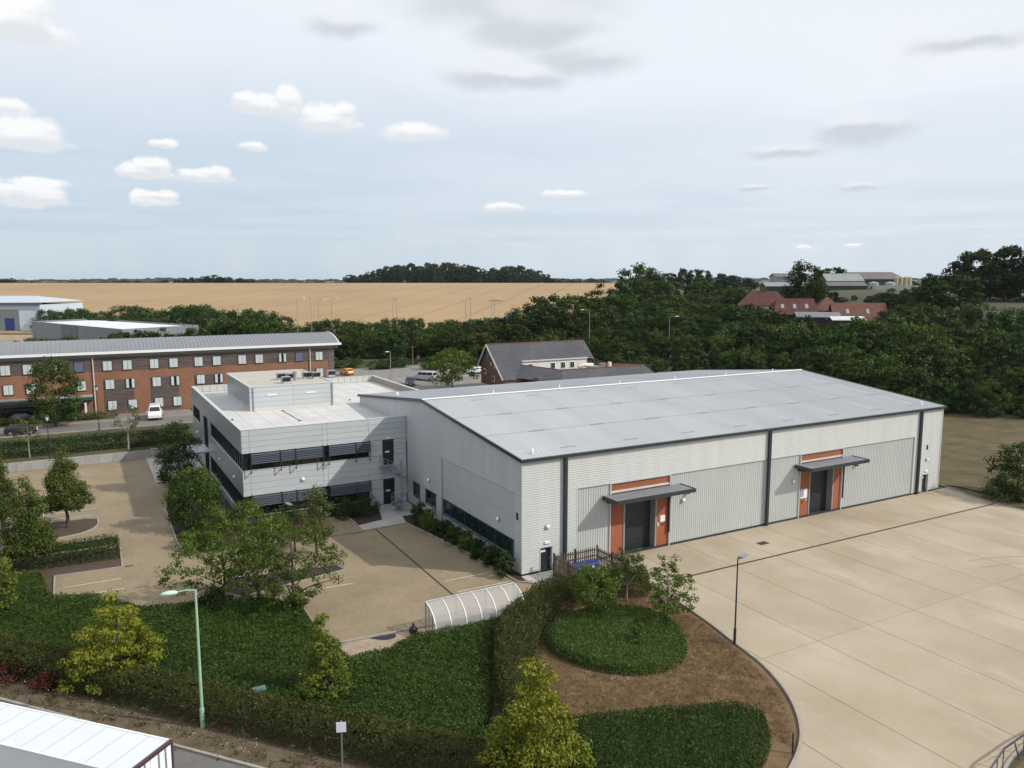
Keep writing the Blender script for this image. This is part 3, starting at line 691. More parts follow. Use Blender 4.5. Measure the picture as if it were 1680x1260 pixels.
        for u in (ca+.45, cb-.55):
            m = MB(); pr = [(0.0, 4.98), (-1.7, 5.30), (-1.7, 5.455), (0.0, 5.455)]
            m.v = [(u+x, y, z) for x in (0, .12) for y, z in pr]; m.f = [(3, 2, 1, 0), (4, 5, 6, 7)]+[(j, (j+1) % 4, 4+(j+1) % 4, 4+j) for j in range(4)]
            m.build('canopy_bracket', anth, c)
        bx(cb-1.30, cb-1.18, -.10, .03, 1.3, 5.44).build('canopy_downpipe', anth, w)
        # notices by the doors
        if i == 0:
            bx(dr+.62, dr+1.16, yb-.03, yb-.003, 2.35, 2.95).build('notice', white, w); bx(dr+.26, dr+.42, yb-.07, yb-.003, 2.0, 2.32).build('control_box', mat('cream_box', (.62, .55, .42), .5), w)
            bx(dr+.84, dr+.95, yb-.07, yb-.003, 2.02, 2.18).build('control_box', shut, w)
            wall_light(w, (b+1.62, .06, 4.05), (0, -1, 0)); m = bx(b+1.92, b+2.2, -.2, .10, 4.62, 4.8).build('camera_box', anth, w)
        else:
            nb = bx(a+.30, a+1.25, yb-.03, yb-.003, 2.0, 2.95).build('notice', white, w)
            bx(a+.34, a+.74, yb-.036, yb-.031, 2.15, 2.9).build('notice_print', mat('print_blue', (.22, .30, .50), .6), nb)
            bx(a+1.0, a+1.14, yb-.06, yb-.003, 1.7, 1.9).build('control_box', MATS['cream_box'], w); bx(a+.5, a+.66, yb-.06, yb-.003, 1.55, 1.68).build('control_box', shut, w)
            wall_light(w, (a-.95, .06, 4.0), (0, -1, 0)); m = bx(b+2.0, b+2.28, -.2, .10, 4.5, 4.66).build('camera_box', anth, w)
    for i, (a, b) in enumerate((D1, D2)):
        d = bx(a+.03, b-.03, .26, .299, .02, DH).build('door', mat('door_navy', (.018, .024, .034), .45), w)
        MB().box(a-.06, a+.02, -.02, .29, .0, DH+.06).box(b-.02, b+.06, -.02, .29, .0, DH+.06).box(a-.06, b+.06, -.015, .29, DH, DH+.06).build('door_frame', cladv, d)
        bx(a+.16, a+.62, .25, .258, 1.62, 1.82).build('door_sign', white, d); bx(b-.22, b-.12, .2, .258, .95, 1.1).build('handle', galv, d)
        bx(a+.38, a+.88, -.10, -.012, 2.42, 2.58).build('door_lamp', whiteplast, w)
    wall_light(w, (2.45, -.02, 3.85), (0, -1, 0)); wall_light(w, (53.0, -.02, 3.85), (0, -1, 0), r=.17)
    bx(52.85, 53.05, -.06, -.012, 5.0, 5.5).build('number_plate', anth, w)
build_warehouse()

# ------------------------------------------------------------------ office block
OL, OV, OB, OR, OH = -17.17, 25.2, 62.0, 9.0, 9.45
def build_office():
    t = thing('office_block', 'two-storey silver panelled office block with flat white roof and dark ribbon windows', 'office building', (-8, 40, 0))
    R = 8.62
    # body, behind the panels
    body = [(OL+.35, OV+.35), (-.02, OV+.35), (-.02, 41.4), (OR-.1, 41.4), (OR-.1, OB-.1), (OL+.35, OB-.1)]
    MB().prism(body, .02, R).build('body', mat('office_body', (.055, .06, .062), .6), t)
    dk = MB().sheet(body, R+.006).build('roof_deck', membrane, t)
    sm = mat('membrane_seam', (.44, .425, .40), .8, 0, .15, 1)
    for k, u in enumerate(np.arange(OL+2.3, OR-.6, 2.05)):
        v0 = 42.0 if u > -.1 else OV+.36
        bx(u, u+.07, v0, OB-.4, R+.008, R+.016).build('membrane_seam', sm, dk)
    # parapet: inner faces are lined with upright sheets
    cop = MB().box(OL-.03, OL+.38, OV-.03, OB, OH, OH+.05).box(OL+.38, -.0, OV-.03, OV+.38, OH, OH+.05).box(OL+.38, OR+.03, OB-.38, OB+.0, OH-.002, OH+.048).box(OR-.32, OR+.03, 41.5, OB-.38, OH-.002, OH+.048)
    cop.build('coping', coping, t)
    par = MB().box(OL+.20, OL+.34, OV+.2, OB-.2, R-.1, OH).box(OL+.34, -.03, OV+.2, OV+.34, R-.1, OH).box(OL+.34, OR-.2, OB-.34, OB-.2, R-.1, OH).box(OR-.34, OR-.2, 41.5, OB-.34, R-.1, OH)
    pp = par.build('parapet', kerbm, t)
    u = OL+.45
    while u < OR-.5:
        bx(u, u+.89, OB-.375, OB-.342, R+.05, OH-.02).build('lining_sheet', mat('lining_sheet', (.50, .50, .46), .55, rand=.03), pp); u += .96
    # --- front facade
    cols = [OL+.04, -16.40, -9.17, -8.65, -4.25, -.03]
    def rows(z0, z1, n): return [z0+(z1-z0)*i/n for i in range(n+1)]
    g = .011
    def pan(a, b, z0, z1): bx(a+g, b-g, OV, OV+.08, z0+g, z1-g).build('panel', panelm, t)
    up = rows(7.12, OH-.01, 4); mid = rows(2.82, 5.40, 4)
    for i in range(5):
        for rr in (up, mid):
            for k in range(4): pan(cols[i], cols[i+1], rr[k], rr[k+1])
    bk = MB().box(OL+.05, -.02, OV+.085, OV+.34, 7.12, OH-.02).box(OL+.05, -.02, OV+.085, OV+.34, 2.82, 5.40).box(-4.25, -.02, OV+.085, OV+.34, .03, 2.82).box(-4.25, -.02, OV+.085, OV+.34, 5.4, 7.12).box(OL+.05, -4.25, OV+.085, OV+.34, .03, .72)
    bk.build('backing', MATS['office_body'], t)
    # right-hand bay with the two doors
    da, db = -2.68, -1.50
    for (z0, z1, h) in ((5.42, 7.10, True), (.06, 2.80, True)):
        rr = rows(z0, z1, 3)
        for k in range(3):
            pan(-4.23, da-.05, rr[k], rr[k+1]); pan(db+.05, -.03, rr[k], rr[k+1])
    for z0 in (4.35, .08):
        if z0 > 1: pass
        d = bx(da, db, OV-.02, OV+.06, z0 if z0 < 1 else 4.36, z0+2.58).build('door', mat('door_dark', (.012, .016, .022), .4), t)
        bx(da+.22, da+.72, OV-.03, OV-.022, z0+1.35, z0+1.52).build('door_sign', white, d); bx(da-.05, da, OV-.03, OV+.02, z0+.02, z0+2.62).build('door_frame', anth, d)
        bx(da+.32, da+.85, OV-.13, OV-.002, z0+2.85, z0+2.96).build('door_lamp', whiteplast, t)
    MB().tube([(-1.05, OV, 6.55), (-1.05, OV-.12, 6.55)], .17, 12).build('lamp_base', galv, t); bx(-1.17, -.93, OV-.15, OV-.122, 6.47, 6.6).build('lamp_glass', whiteplast, t)
    # ribbon windows and sun louvres
    def ribbon(a, b, z0, z1, n, facing):
        if facing == 'f':
            w = bx(a, b, OV+.16, OV+.20, z0, z1).build('window', glass, t); xs = np.linspace(a, b, n+1)
            for i in range(n): bx(xs[i]+.03, xs[i+1]-.03, OV+.125, OV+.157, z0+.05, z1-.05).build('pane', glass, w)
            for i in range(n+1): bx(xs[i]-.028, xs[i]+.028, OV+.09, OV+.16, z0, z1).build('mullion', anth, w)
            bx(a-.03, b+.03, OV-.05, OV+.12, z0-.05, z0-.004).build('sill', coping, w)
        else:
            w = bx(OL+.16, OL+.20, a, b, z0, z1).build('window', glass, t); xs = np.linspace(a, b, n+1)
            for i in range(n): bx(OL+.125, OL+.157, xs[i]+.03, xs[i+1]-.03, z0+.05, z1-.05).build('pane', glass, w)
            for i in range(n+1): bx(OL+.04, OL+.16, xs[i]-.03, xs[i]+.03, z0, z1).build('mullion', anth, w)
            bx(OL-.06, OL+.12, a-.03, b+.03, z0-.05, z0-.004).build('sill', coping, w)
    ribbon(OL+.16, -4.28, 5.42, 7.10, 9, 'f'); ribbon(OL+.16, -4.28, .78, 2.80, 9, 'f')
    def louvres(a, b, z0, z1, posts, zb):
        l = bx(a, b, OV-.44, OV-.40, z1-.04, z1+.02).build('sun_louvre', louvre, t)
        n = 6
        for k in range(n):
            z = z0+(z1-z0-.06)*k/(n-1)
            m = MB(); m.v = [(x, y, zz) for x in (a, b) for y, zz in ((OV-.50, z), (OV-.485, z-.02), (OV-.36, z+.10), (OV-.375, z+.12))]
            m.f = [(0, 1, 2, 3), (7, 6, 5, 4)]+[(i, 4+i, 4+(i+1) % 4, (i+1) % 4) for i in range(4)]
            m.build('slat', louvre, l)
        for u in posts:
            MB().box(u-.03, u+.03, OV-.54, OV-.47, zb, z1+.16).box(u-.03, u+.03, OV-.47, OV-.0, z1+.06, z1+.14).box(u-.03, u+.03, OV-.47, OV-.0, zb, zb+.08).build('louvre_post', anth, l)
    louvres(-16.40, -9.15, 6.12, 7.05, (-16.38, -13.5, -12.0, -9.2), 5.15)
    louvres(-8.68, -4.22, 6.12, 7.05, (-8.65, -5.75, -4.25), 5.15)
    louvres(-16.40, -9.15, 1.85, 2.78, (-16.38, -13.5, -12.0, -9.2), .75)
    louvres(-8.68, -4.22, 1.85, 2.78, (-8.65, -5.75, -4.25), .75)
    wall_light(t, (-11.3, OV, 3.9), (0, -1, 0), r=.21)
    # --- left facade, facing -X
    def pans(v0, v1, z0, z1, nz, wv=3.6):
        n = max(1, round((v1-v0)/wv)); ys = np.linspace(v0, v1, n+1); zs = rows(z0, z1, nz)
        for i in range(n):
            for k in range(nz): bx(OL, OL+.08, ys[i]+.008, ys[i+1]-.008, zs[k]+.008, zs[k+1]-.008).build('side_panel', panel_shaded, t)
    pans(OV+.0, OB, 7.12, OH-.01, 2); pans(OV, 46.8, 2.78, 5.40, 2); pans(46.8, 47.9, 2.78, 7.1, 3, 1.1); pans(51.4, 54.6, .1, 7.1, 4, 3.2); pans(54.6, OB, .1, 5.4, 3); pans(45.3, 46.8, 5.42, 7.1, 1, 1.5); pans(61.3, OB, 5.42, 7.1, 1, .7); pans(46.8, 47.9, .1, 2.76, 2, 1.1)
    MB().box(OL+.085, OL+.34, OV+.35, OB-.1, 7.12, OH-.02).box(OL+.085, OL+.34, OV+.35, 46.8, 2.8, 5.4).box(OL+.085, OL+.34, 51.4, OB-.1, .03, 5.4).build('backing', MATS['office_body'], t)
    ribbon(OV+.16, 45.3, 5.42, 7.10, 16, 's'); ribbon(OV+.4, 46.7, .72, 2.70, 16, 's'); ribbon(54.7, 61.2, 5.42, 7.05, 5, 's')
    ribbon(47.95, 51.35, .1, 6.95, 3, 's')
    bx(OL-.05, OL+.12, OV+.2, 46.7, .05, .62).build('base_panel', panel_shaded, t)
    bx(OL-2.3, OL+.1, 47.4, 52.2, 3.0, 3.18).build('entrance_canopy', coping, t)
    for v in (47.6, 52.0): MB().tube([(OL-2.1, v, .04), (OL-2.1, v, 3.0)], .07, 10).build('canopy_post', galv, t)
    for v in (29.8, 39.0, 57.5): wall_light(t, (OL, v, 3.85), (-1, 0, 0), r=.19)
    # other outer walls
    MB().box(OL+.05, OR, OB-.095, OB-.012, 1.0, OH-.01).box(OR-.095, OR, 41.6, OB-.1, 1.0, OH-.01).build('rear_panel', panelm, t)
    # --- plant room
    pa, pb, pc, pd, pz = -13.2, -3.1, 41.6, 57.2, 11.5
    p = bx(pa+.08, pb-.08, pc+.08, pd, R+.01, pz-.05).build('plant_room', coping, t)
    xs = [pa, pa+.42, pa+5.1, pb-.02]
    for i in range(3):
        for k in range(4):
            z = R+.45+k*.6
            bx(xs[i]+g, xs[i+1]-g, pc, pc+.07, z+g, z+.6-g).build('panel', panelm, p)
    for k in range(4): 
        for v in (0, 1, 2): bx(pa, pa+.07, pc+v*5.2+.01, pc+(v+1)*5.2-.01, R+.45+k*.6+g, R+.45+(k+1)*.6-g).build('side_panel', panel_shaded, p)
    bx(pa+.02, pb-.04, pc+.01, pd-.1, R+.012, R+.44).build('upstand', membrane, p)
    MB().box(pa-.05, pb+.03, pc-.05, pc+.20, pz-.05, pz+.10).box(pa-.05, pa+.20, pc+.20, pd+.05, pz-.05, pz+.10).box(pb-.22, pb+.03, pc+.20, pd+.05, pz-.05, pz+.10).box(pa+.2, pb-.22, pd-.2, pd+.05, pz-.05, pz+.10).build('coping', coping, p)
    bx(pa+.2, pb-.2, pc+.2, pd-.2, pz-.06, pz+.02).build('roof_deck', plantroof, p)
    for u in (pa+.42, pb-.22): bx(u-.05, u+.05, pc-.12, pc-.005, R+.05, pz-.06).build('rain_pipe', galv, p)
    for u in (pa+2.6, pb-2.9): bx(u-.6, u+.6, pc-.06, pc-.004, R+1.75, R+1.9).build('strip_vent', whiteplast, p)
    # cowls and a flue
    for (px, py) in ((461, 622), (478, 622), (469, 628), (503, 620), (518, 620), (543, 617)):
        c = gp(px-47+47, py, pz+.05); c = c if c[1] < pd-.8 else np.array([c[0], pd-.9, 0])
        x, y = c[0], min(c[1], pd-.9)
        cw = bx(x-.36, x+.36, y-.36, y+.36, pz+.02, pz+.22).build('vent_cowl', coping, t)
        m = MB(); m.v = [(x+a*.52, y+b, z) for a in (-1, 1) for b, z in ((-.38, pz+.22), (.42, pz+.22), (.3, pz+.84), (-.6, pz+.80))]
        m.f = [(0, 1, 2, 3), (7, 6, 5, 4)]+[(i, 4+i, 4+(i+1) % 4, (i+1) % 4) for i in range(4)]; m.build('cowl_hood', galv, cw)
        m = MB(); m.quad((x-.46, y-.42, pz+.27), (x+.46, y-.42, pz+.27), (x+.46, y-.605, pz+.76), (x-.46, y-.605, pz+.76)); m.build('cowl_mouth', shut, cw)
    MB().tube([(-6.9, 45.5, pz), (-6.9, 45.5, pz+.95)], .16, 10).tube([(-6.9, 45.5, pz+.95), (-6.9, 45.5, pz+1.15)], .24, 10).build('flue', galv, t)
    # roof pipes and outlets
    a = gp(464, 674, R+.03); b = gp(492, 690, R+.03)
    MB().tube([(a[0], a[1], R+.05), (b[0], b[1], R+.05)], .035, 6).build('roof_pipe', galv, t)
    for q in (a, b): MB().tube([(q[0], q[1], R+.0), (q[0], q[1], R+.09)], .16, 8).build('roof_outlet', anth, t)
    a = gp(548, 653, R+.03); b = gp(574, 656, R+.03); MB().tube([(b[0], b[1], R+.0), (b[0], b[1], R+.09)], .15, 8).build('roof_outlet', anth, t)
    a = gp(373, 683, OH+.05); MB().tube([(OL+.3, 31.5, OH+.04), (OL+.3, 31.5, OH+.16)], .12, 8).build('roof_outlet', anth, t)
build_office()

def build_stair():
    c0 = gp(659.5, 839); cx, cy = c0[0], c0[1]
    t = thing('spiral_stair', 'galvanised spiral fire-escape stair in the corner between office and warehouse', 'staircase', (cx, cy, 0))
    H = 4.3; Rr = 1.12
    MB().tube([(cx, cy, 0), (cx, cy, H+1.15)], .11, 12).build('pole', galv, t)
    n = 22; a0 = RAD(150); da = -RAD(420)/n
    for i in range(n):
        a = a0+da*(n-i); z = H*(i+1)/(n+1)
        p = [(cx+.1*cos(a), cy+.1*sin(a)), (cx+Rr*cos(a-abs(da)*.55), cy+Rr*sin(a-abs(da)*.55)), (cx+Rr*cos(a+abs(da)*.55), cy+Rr*sin(a+abs(da)*.55))]
        MB().prism(p, z-.03, z+.02).build('tread', galv, t)
        q = a; MB().tube([(cx+(Rr-.03)*cos(q), cy+(Rr-.03)*sin(q), z), (cx+(Rr-.03)*cos(q), cy+(Rr-.03)*sin(q), z+1.0)], .018, 5).build('baluster', galv, t)
    pts = [(cx+(Rr-.03)*cos(a0+da*(n-i)), cy+(Rr-.03)*sin(a0+da*(n-i)), H*(i+1)/(n+1)+1.0) for i in range(n)]
    MB().tube(pts, .028, 6).build('handrail', galv, t); MB().tube([(x, y, z-.5) for x, y, z in pts], .02, 5).build('mid_rail', galv, t)
    L_ = [(-3.1, OV-.02), (-3.1, OV-1.3), (cx-.9, cy-.1), (cx, cy-.15), (cx+.25, cy+.5), (cx+.2, OV-.02)]
    MB().prism(L_, H-.16, H).build('landing', galv, t)
    ed = [L_[0], L_[1], L_[2], L_[3]]
    for k, z in enumerate((H+1.1, H+.75, H+.4)): MB().tube([(x, y, z) for x, y in ed], .022, 6).build('guard_rail', galv, t)
    for (x, y) in ed+[((ed[1][0]+ed[2][0])/2, (ed[1][1]+ed[2][1])/2), (-3.1, OV-.7)]: MB().tube([(x, y, H), (x, y, H+1.1)], .025, 6).build('guard_post', galv, t)
build_stair()

# ------------------------------------------------------------------ hotel
def build_hotel():
    V = 94.0; z0 = 1.5; U0 = -66.0; U1 = 12.2; D = 13.0
    hb = brickmat('hotel_brick', (.245, .102, .052), (.205, .082, .042), (.23, .15, .10), .45, .15, (RAD(90), 0, 0), .02, .16)
    tim = mat('weathered_timber', (.062, .045, .038), .85, 0, 0, 1.2, color2=(.145, .112, .098), stretch=(.25, 1, 6), rand=.12)
    tim2 = mat('timber_grey', (.13, .115, .105), .85, 0, .25, 1.2, stretch=(.25, 1, 6), rand=.1)
    t = thing('hotel', 'long three-storey brick hotel with timber band and curved grey metal roof', 'hotel', (-27, 100, z0))
    ze = 11.2
    MB().box(U0, U1, V, V+D, z0, ze-.02).build('wall', hb, t)
    def plank_area(a, b, zb, zt, m, h=.36, y=V):
        n = max(1, round((zt-zb)/h)); hh = (zt-zb)/n
        for k in range(n): bx(a, b, y-.07, y-.004, zb+k*hh+.02, zb+(k+1)*hh-.02).build('plank', m, t)
    plank_area(U0, U1-1.0, 8.95, ze-.03, tim); plank_area(U1-.98, U1+.06, 1.6, ze-.03, tim2)
    curt = mat('curtain', (.48, .53, .54), .8, 0, .25, 3, stretch=(5, 1, .05)); wf = mat('window_frame_dark', (.03, .035, .035), .5)
    blue = mat('window_reflect', (.12, .14, .22), .2)
    c1 = lambda x: x/4
    def window(pxc, zt, wd=1.28, h=1.52, kind=0, y=V-.07):
        u = on_v(pxc, 600, V)[0]
        w = bx(u-wd/2-.09, u+wd/2+.09, y-.10, y+.05, zt-h-.09, zt+.09).build('window', wf, t)
        if kind == 2: bx(u-wd/2, u+wd/2, y-.125, y-.103, zt-h, zt).build('pane', glass, w)
        elif kind == 3: bx(u-wd/2, u+wd/2, y-.125, y-.103, zt-h, zt).build('pane', blue, w)
        else:
            gap = .02 if kind == 0 else .22
            bx(u-wd/2, u-gap, y-.125, y-.103, zt-h, zt).build('pane', curt, w); bx(u+gap, u+wd/2, y-.125, y-.103, zt-h, zt).build('pane', curt, w)
            bx(u-gap, u+gap, y-.118, y-.102, zt-h, zt).build('pane', glass, w)
    tops = [(8, 0), (45, 0), (96, 1), (129, 3), (176, 0), (209, 0), (253, 0), (285, 0), (326, 0), (356, 0), (397.5, 0), (425.5, 0), (463.7, 1), (491, 3), (523.7, 0)]
    for x, k in tops: window(x, 10.55, kind=k)
    for x in (10.5, 48, 131.5): window(x, 7.4)
    for x0, x1 in ((170.7, 219.5), (248, 293.5), (320.5, 365.5), (396, 438), (462, 498)):
        a = on_v(x0, 640, V)[0]; b = on_v(x1, 640, V)[0]
        plank_area(a, b, 1.75, 7.48, tim, .36)
        xa = x0+7.5; xb = x1-7.5
        window(xa, 7.4, kind=0, y=V-.10); window(xb, 7.4, kind=1, y=V-.10); window(xa+2, 3.8, kind=0, y=V-.10); window(xb+2, 3.8, kind=0, y=V-.10)
    window(524, 7.4)
    # ground floor at the left: dark entrance glazing under a green canopy
    ue = on_v(150, 680, V)[0]
    bx(U0+1, ue-1.6, V-.12, V-.01, 1.55, 4.0).build('entrance_glazing', glass, t)
    bx(U0+.5, ue+.4, V-1.9, V+.02, 4.75, 5.1).build('entrance_canopy', mat('canopy_top', (.32, .31, .29), .7), t)
    bx(U0+.5, ue+.4, V-1.98, V-1.905, 4.45, 4.95).build('green_fascia', mat('green_fascia', (.022, .075, .052), .5), t)
    bx(U0+.5, ue+.2, V-1.7, V-.13, 4.0, 4.72).build('soffit', mat('soffit_brick', (.10, .05, .035), .8), t)
    bx(ue-.9, ue-.6, V-1.7, V-1.4, z0, 4.0).build('canopy_post', white, t)
    for x in (151.5, 508.3):
        u = on_v(x, 590, V)[0]; MB().tube([(u, V-.2, z0), (u, V-.2, ze+.1)], .09, 8).build('downpipe', mat('pipe_white', (.62, .56, .53), .5), t)
    # roof: a segment of a barrel, standing seams, deep white edge
    n = 14; ys = np.linspace(V-.75, V+D+.75, n+1); sag = 1.75
    def zr(y): s = (y-(V+D/2))/(D/2+.75); return 12.05+sag*(1-s*s)
    rm = MB(); rm.v = [(u, y, zr(y)) for u in (U0, U1+.9) for y in ys]; k = n+1
    rm.f = [(i, k+i, k+i+1, i+1) for i in range(n)]
    ro = rm.build('roof', mat('hotel_roof', (.23, .235, .245), .45, .3, .06, .5), t, smooth=True)
    ends = MB(); ends.v = [(U1+.02, y, zr(y)-.05) for y in ys]+[(U1+.02, ys[-1], ze), (U1+.02, ys[0], ze)]; ends.f = [tuple(range(len(ends.v)))[::-1]]; ends.build('roof_end', tim2, t)
    u = U0+.2
    while u < U1+.9:
        m = MB()
        for i in range(n): m.bar((u, ys[i], zr(ys[i])+.03), (u, ys[i+1], zr(ys[i+1])+.03), .10, .10)
        m.build('seam', mat('hotel_seam', (.30, .305, .315), .45, .3), ro); u += .62
    ed = MB()
    for i in range(n): ed.bar((U1+.95, ys[i], zr(ys[i])-.1), (U1+.95, ys[i+1], zr(ys[i+1])-.1), .16, .42)
    ed.build('roof_edge', white, t)
    bx(U0, U1+1.3, V-1.0, V-.70, 11.82, 12.22).build('gutter', white, t)
    bx(U1+1.0, U1+2.0, V+8, V+13.5, 12.5, 12.75).build('rear_eave', white, t)
    m = MB(); m.v = [(u, y, z) for u in (U0, U1+.8) for y, z in ((V-.70, 11.83), (V-.02, 11.2), (V-.02, 11.83))]; m.f = [(0, 3, 4, 1), (0, 1, 2), (5, 4, 3)]; m.build('soffit', mat('soffit_grey', (.26, .265, .265), .6), t)
build_hotel()

# ------------------------------------------------------------------ vegetation
bark = mat('bark', (.075, .058, .045), .95, 0, .3, 5)
bark_pale = mat('bark_pale', (.22, .19, .155), .9, 0, .3, 5)
stemm = mat('hedge_stems', (.022, .022, .012), .95, 0, .3, 3)
L_wood = leafmat('leaf_wood', (.017, .030, .006), (.038, .060, .010), (.092, .120, .021), .2, 1.4)
L_far = leafmat('leaf_far', (.015, .026, .008), (.025, .040, .011), (.042, .060, .016), .15, .6)
L_ivy = leafmat('leaf_ivy', (.021, .042, .008), (.043, .074, .012), (.078, .115, .021), .2)
L_hedge = leafmat('leaf_hedge', (.030, .036, .009), (.056, .062, .015), (.092, .098, .026), .2)
L_dhedge = leafmat('leaf_dark_hedge', (.021, .039, .008), (.036, .060, .012), (.062, .092, .020), .2)
L_yel = leafmat('leaf_yellow', (.085, .112, .012), (.190, .205, .022), (.335, .305, .035), .25)
L_ygr = leafmat('leaf_yellow_green', (.055, .095, .012), (.115, .150, .022), (.26, .22, .035), .25)
L_spr = leafmat('leaf_spring', (.050, .084, .011), (.092, .136, .020), (.150, .195, .036), .28)
L_std = leafmat('leaf_car_park', (.038, .060, .010), (.072, .100, .018), (.125, .155, .034), .22)
L_olive = leafmat('leaf_olive', (.055, .075, .022), (.095, .112, .034), (.15, .16, .055), .25)
L_jun = leafmat('leaf_juniper', (.040, .072, .014), (.068, .108, .024), (.105, .150, .038), .15)
L_pine = leafmat('leaf_conifer', (.014, .036, .014), (.028, .060, .022), (.050, .085, .034), .15)
L_red = leafmat('leaf_red', (.05, .012, .010), (.085, .022, .016), (.11, .035, .02), .2)
L_bank = leafmat('leaf_bank', (.024, .046, .011), (.046, .078, .018), (.080, .112, .030), .2, .8)

def leaf_mesh(P, Nn, size, tint, rg=rng, aspect=.55):
    """one small rhombic leaf per point; Nn = preferred facing"""
    P = np.asarray(P, float); n = len(P); size = np.broadcast_to(size, (n,)).reshape(-1, 1)*rg.uniform(.7, 1.3, (n, 1))
    N_ = Nn+rg.normal(0, .55, (n, 3)); N_ /= np.linalg.norm(N_, axis=1, keepdims=True)+1e-9
    r = rg.normal(0, 1, (n, 3)); a = np.cross(N_, r); a /= np.linalg.norm(a, axis=1, keepdims=True)+1e-9; b = np.cross(N_, a)
    V = np.stack([P+a*size*.5, P+b*size*.5*aspect, P-a*size*.5, P-b*size*.5*aspect], 1).reshape(-1, 3)
    me = bpy.data.meshes.new('leaves'); me.vertices.add(4*n); me.vertices.foreach_set('co', V.astype(np.float32).ravel())
    me.loops.add(4*n); me.loops.foreach_set('vertex_index', np.arange(4*n, dtype=np.int32)); me.polygons.add(n)
    me.polygons.foreach_set('loop_start', np.arange(0, 4*n, 4, dtype=np.int32)); me.update(calc_edges=True)
    at = me.attributes.new('tint', 'FLOAT', 'FACE'); at.data.foreach_set('value', np.clip(tint, 0, 1).astype(np.float32)); return me
def leaf_obj(name, P, Nn, size, tint, m, parent=None, aspect=.55):
    off = np.array(parent.location) if parent is not None else 0
    me = leaf_mesh(np.asarray(P)-off, Nn, size, tint, aspect=aspect); me.materials.append(m); me.name = name
    o = bpy.data.objects.new(name, me); col.objects.link(o); o.parent = parent; return o
def wob(x, y, k=1.0):
    return (np.sin(1.7*k*x+1.3*k*y+.5)+np.sin(2.9*k*x-2.1*k*y+1.9)+np.sin(-1.1*k*x+3.7*k*y+4.2)+.7*np.sin(5.3*k*x+4.9*k*y+.3)+.6*np.sin(7.1*k*x-6.3*k*y))/4.3
def inside(poly, x, y):
    c = np.zeros(x.shape, bool); n = len(poly)
    for i in range(n):
        x0, y0 = poly[i-1]; x1, y1 = poly[i]
        c ^= ((y0 > y) != (y1 > y)) & (x < (x1-x0)*(y-y0)/(y1-y0+1e-12)+x0)
    return c
def edge_dist(poly, x, y):
    d = np.full(x.shape, 1e9); n = len(poly)
    for i in range(n):
        a = np.array(poly[i-1]); b = np.array(poly[i]); ab = b-a; L2 = ab@ab+1e-12
        t = np.clip(((x-a[0])*ab[0]+(y-a[1])*ab[1])/L2, 0, 1); d = np.minimum(d, np.hypot(x-a[0]-t*ab[0], y-a[1]-t*ab[1]))
    return d
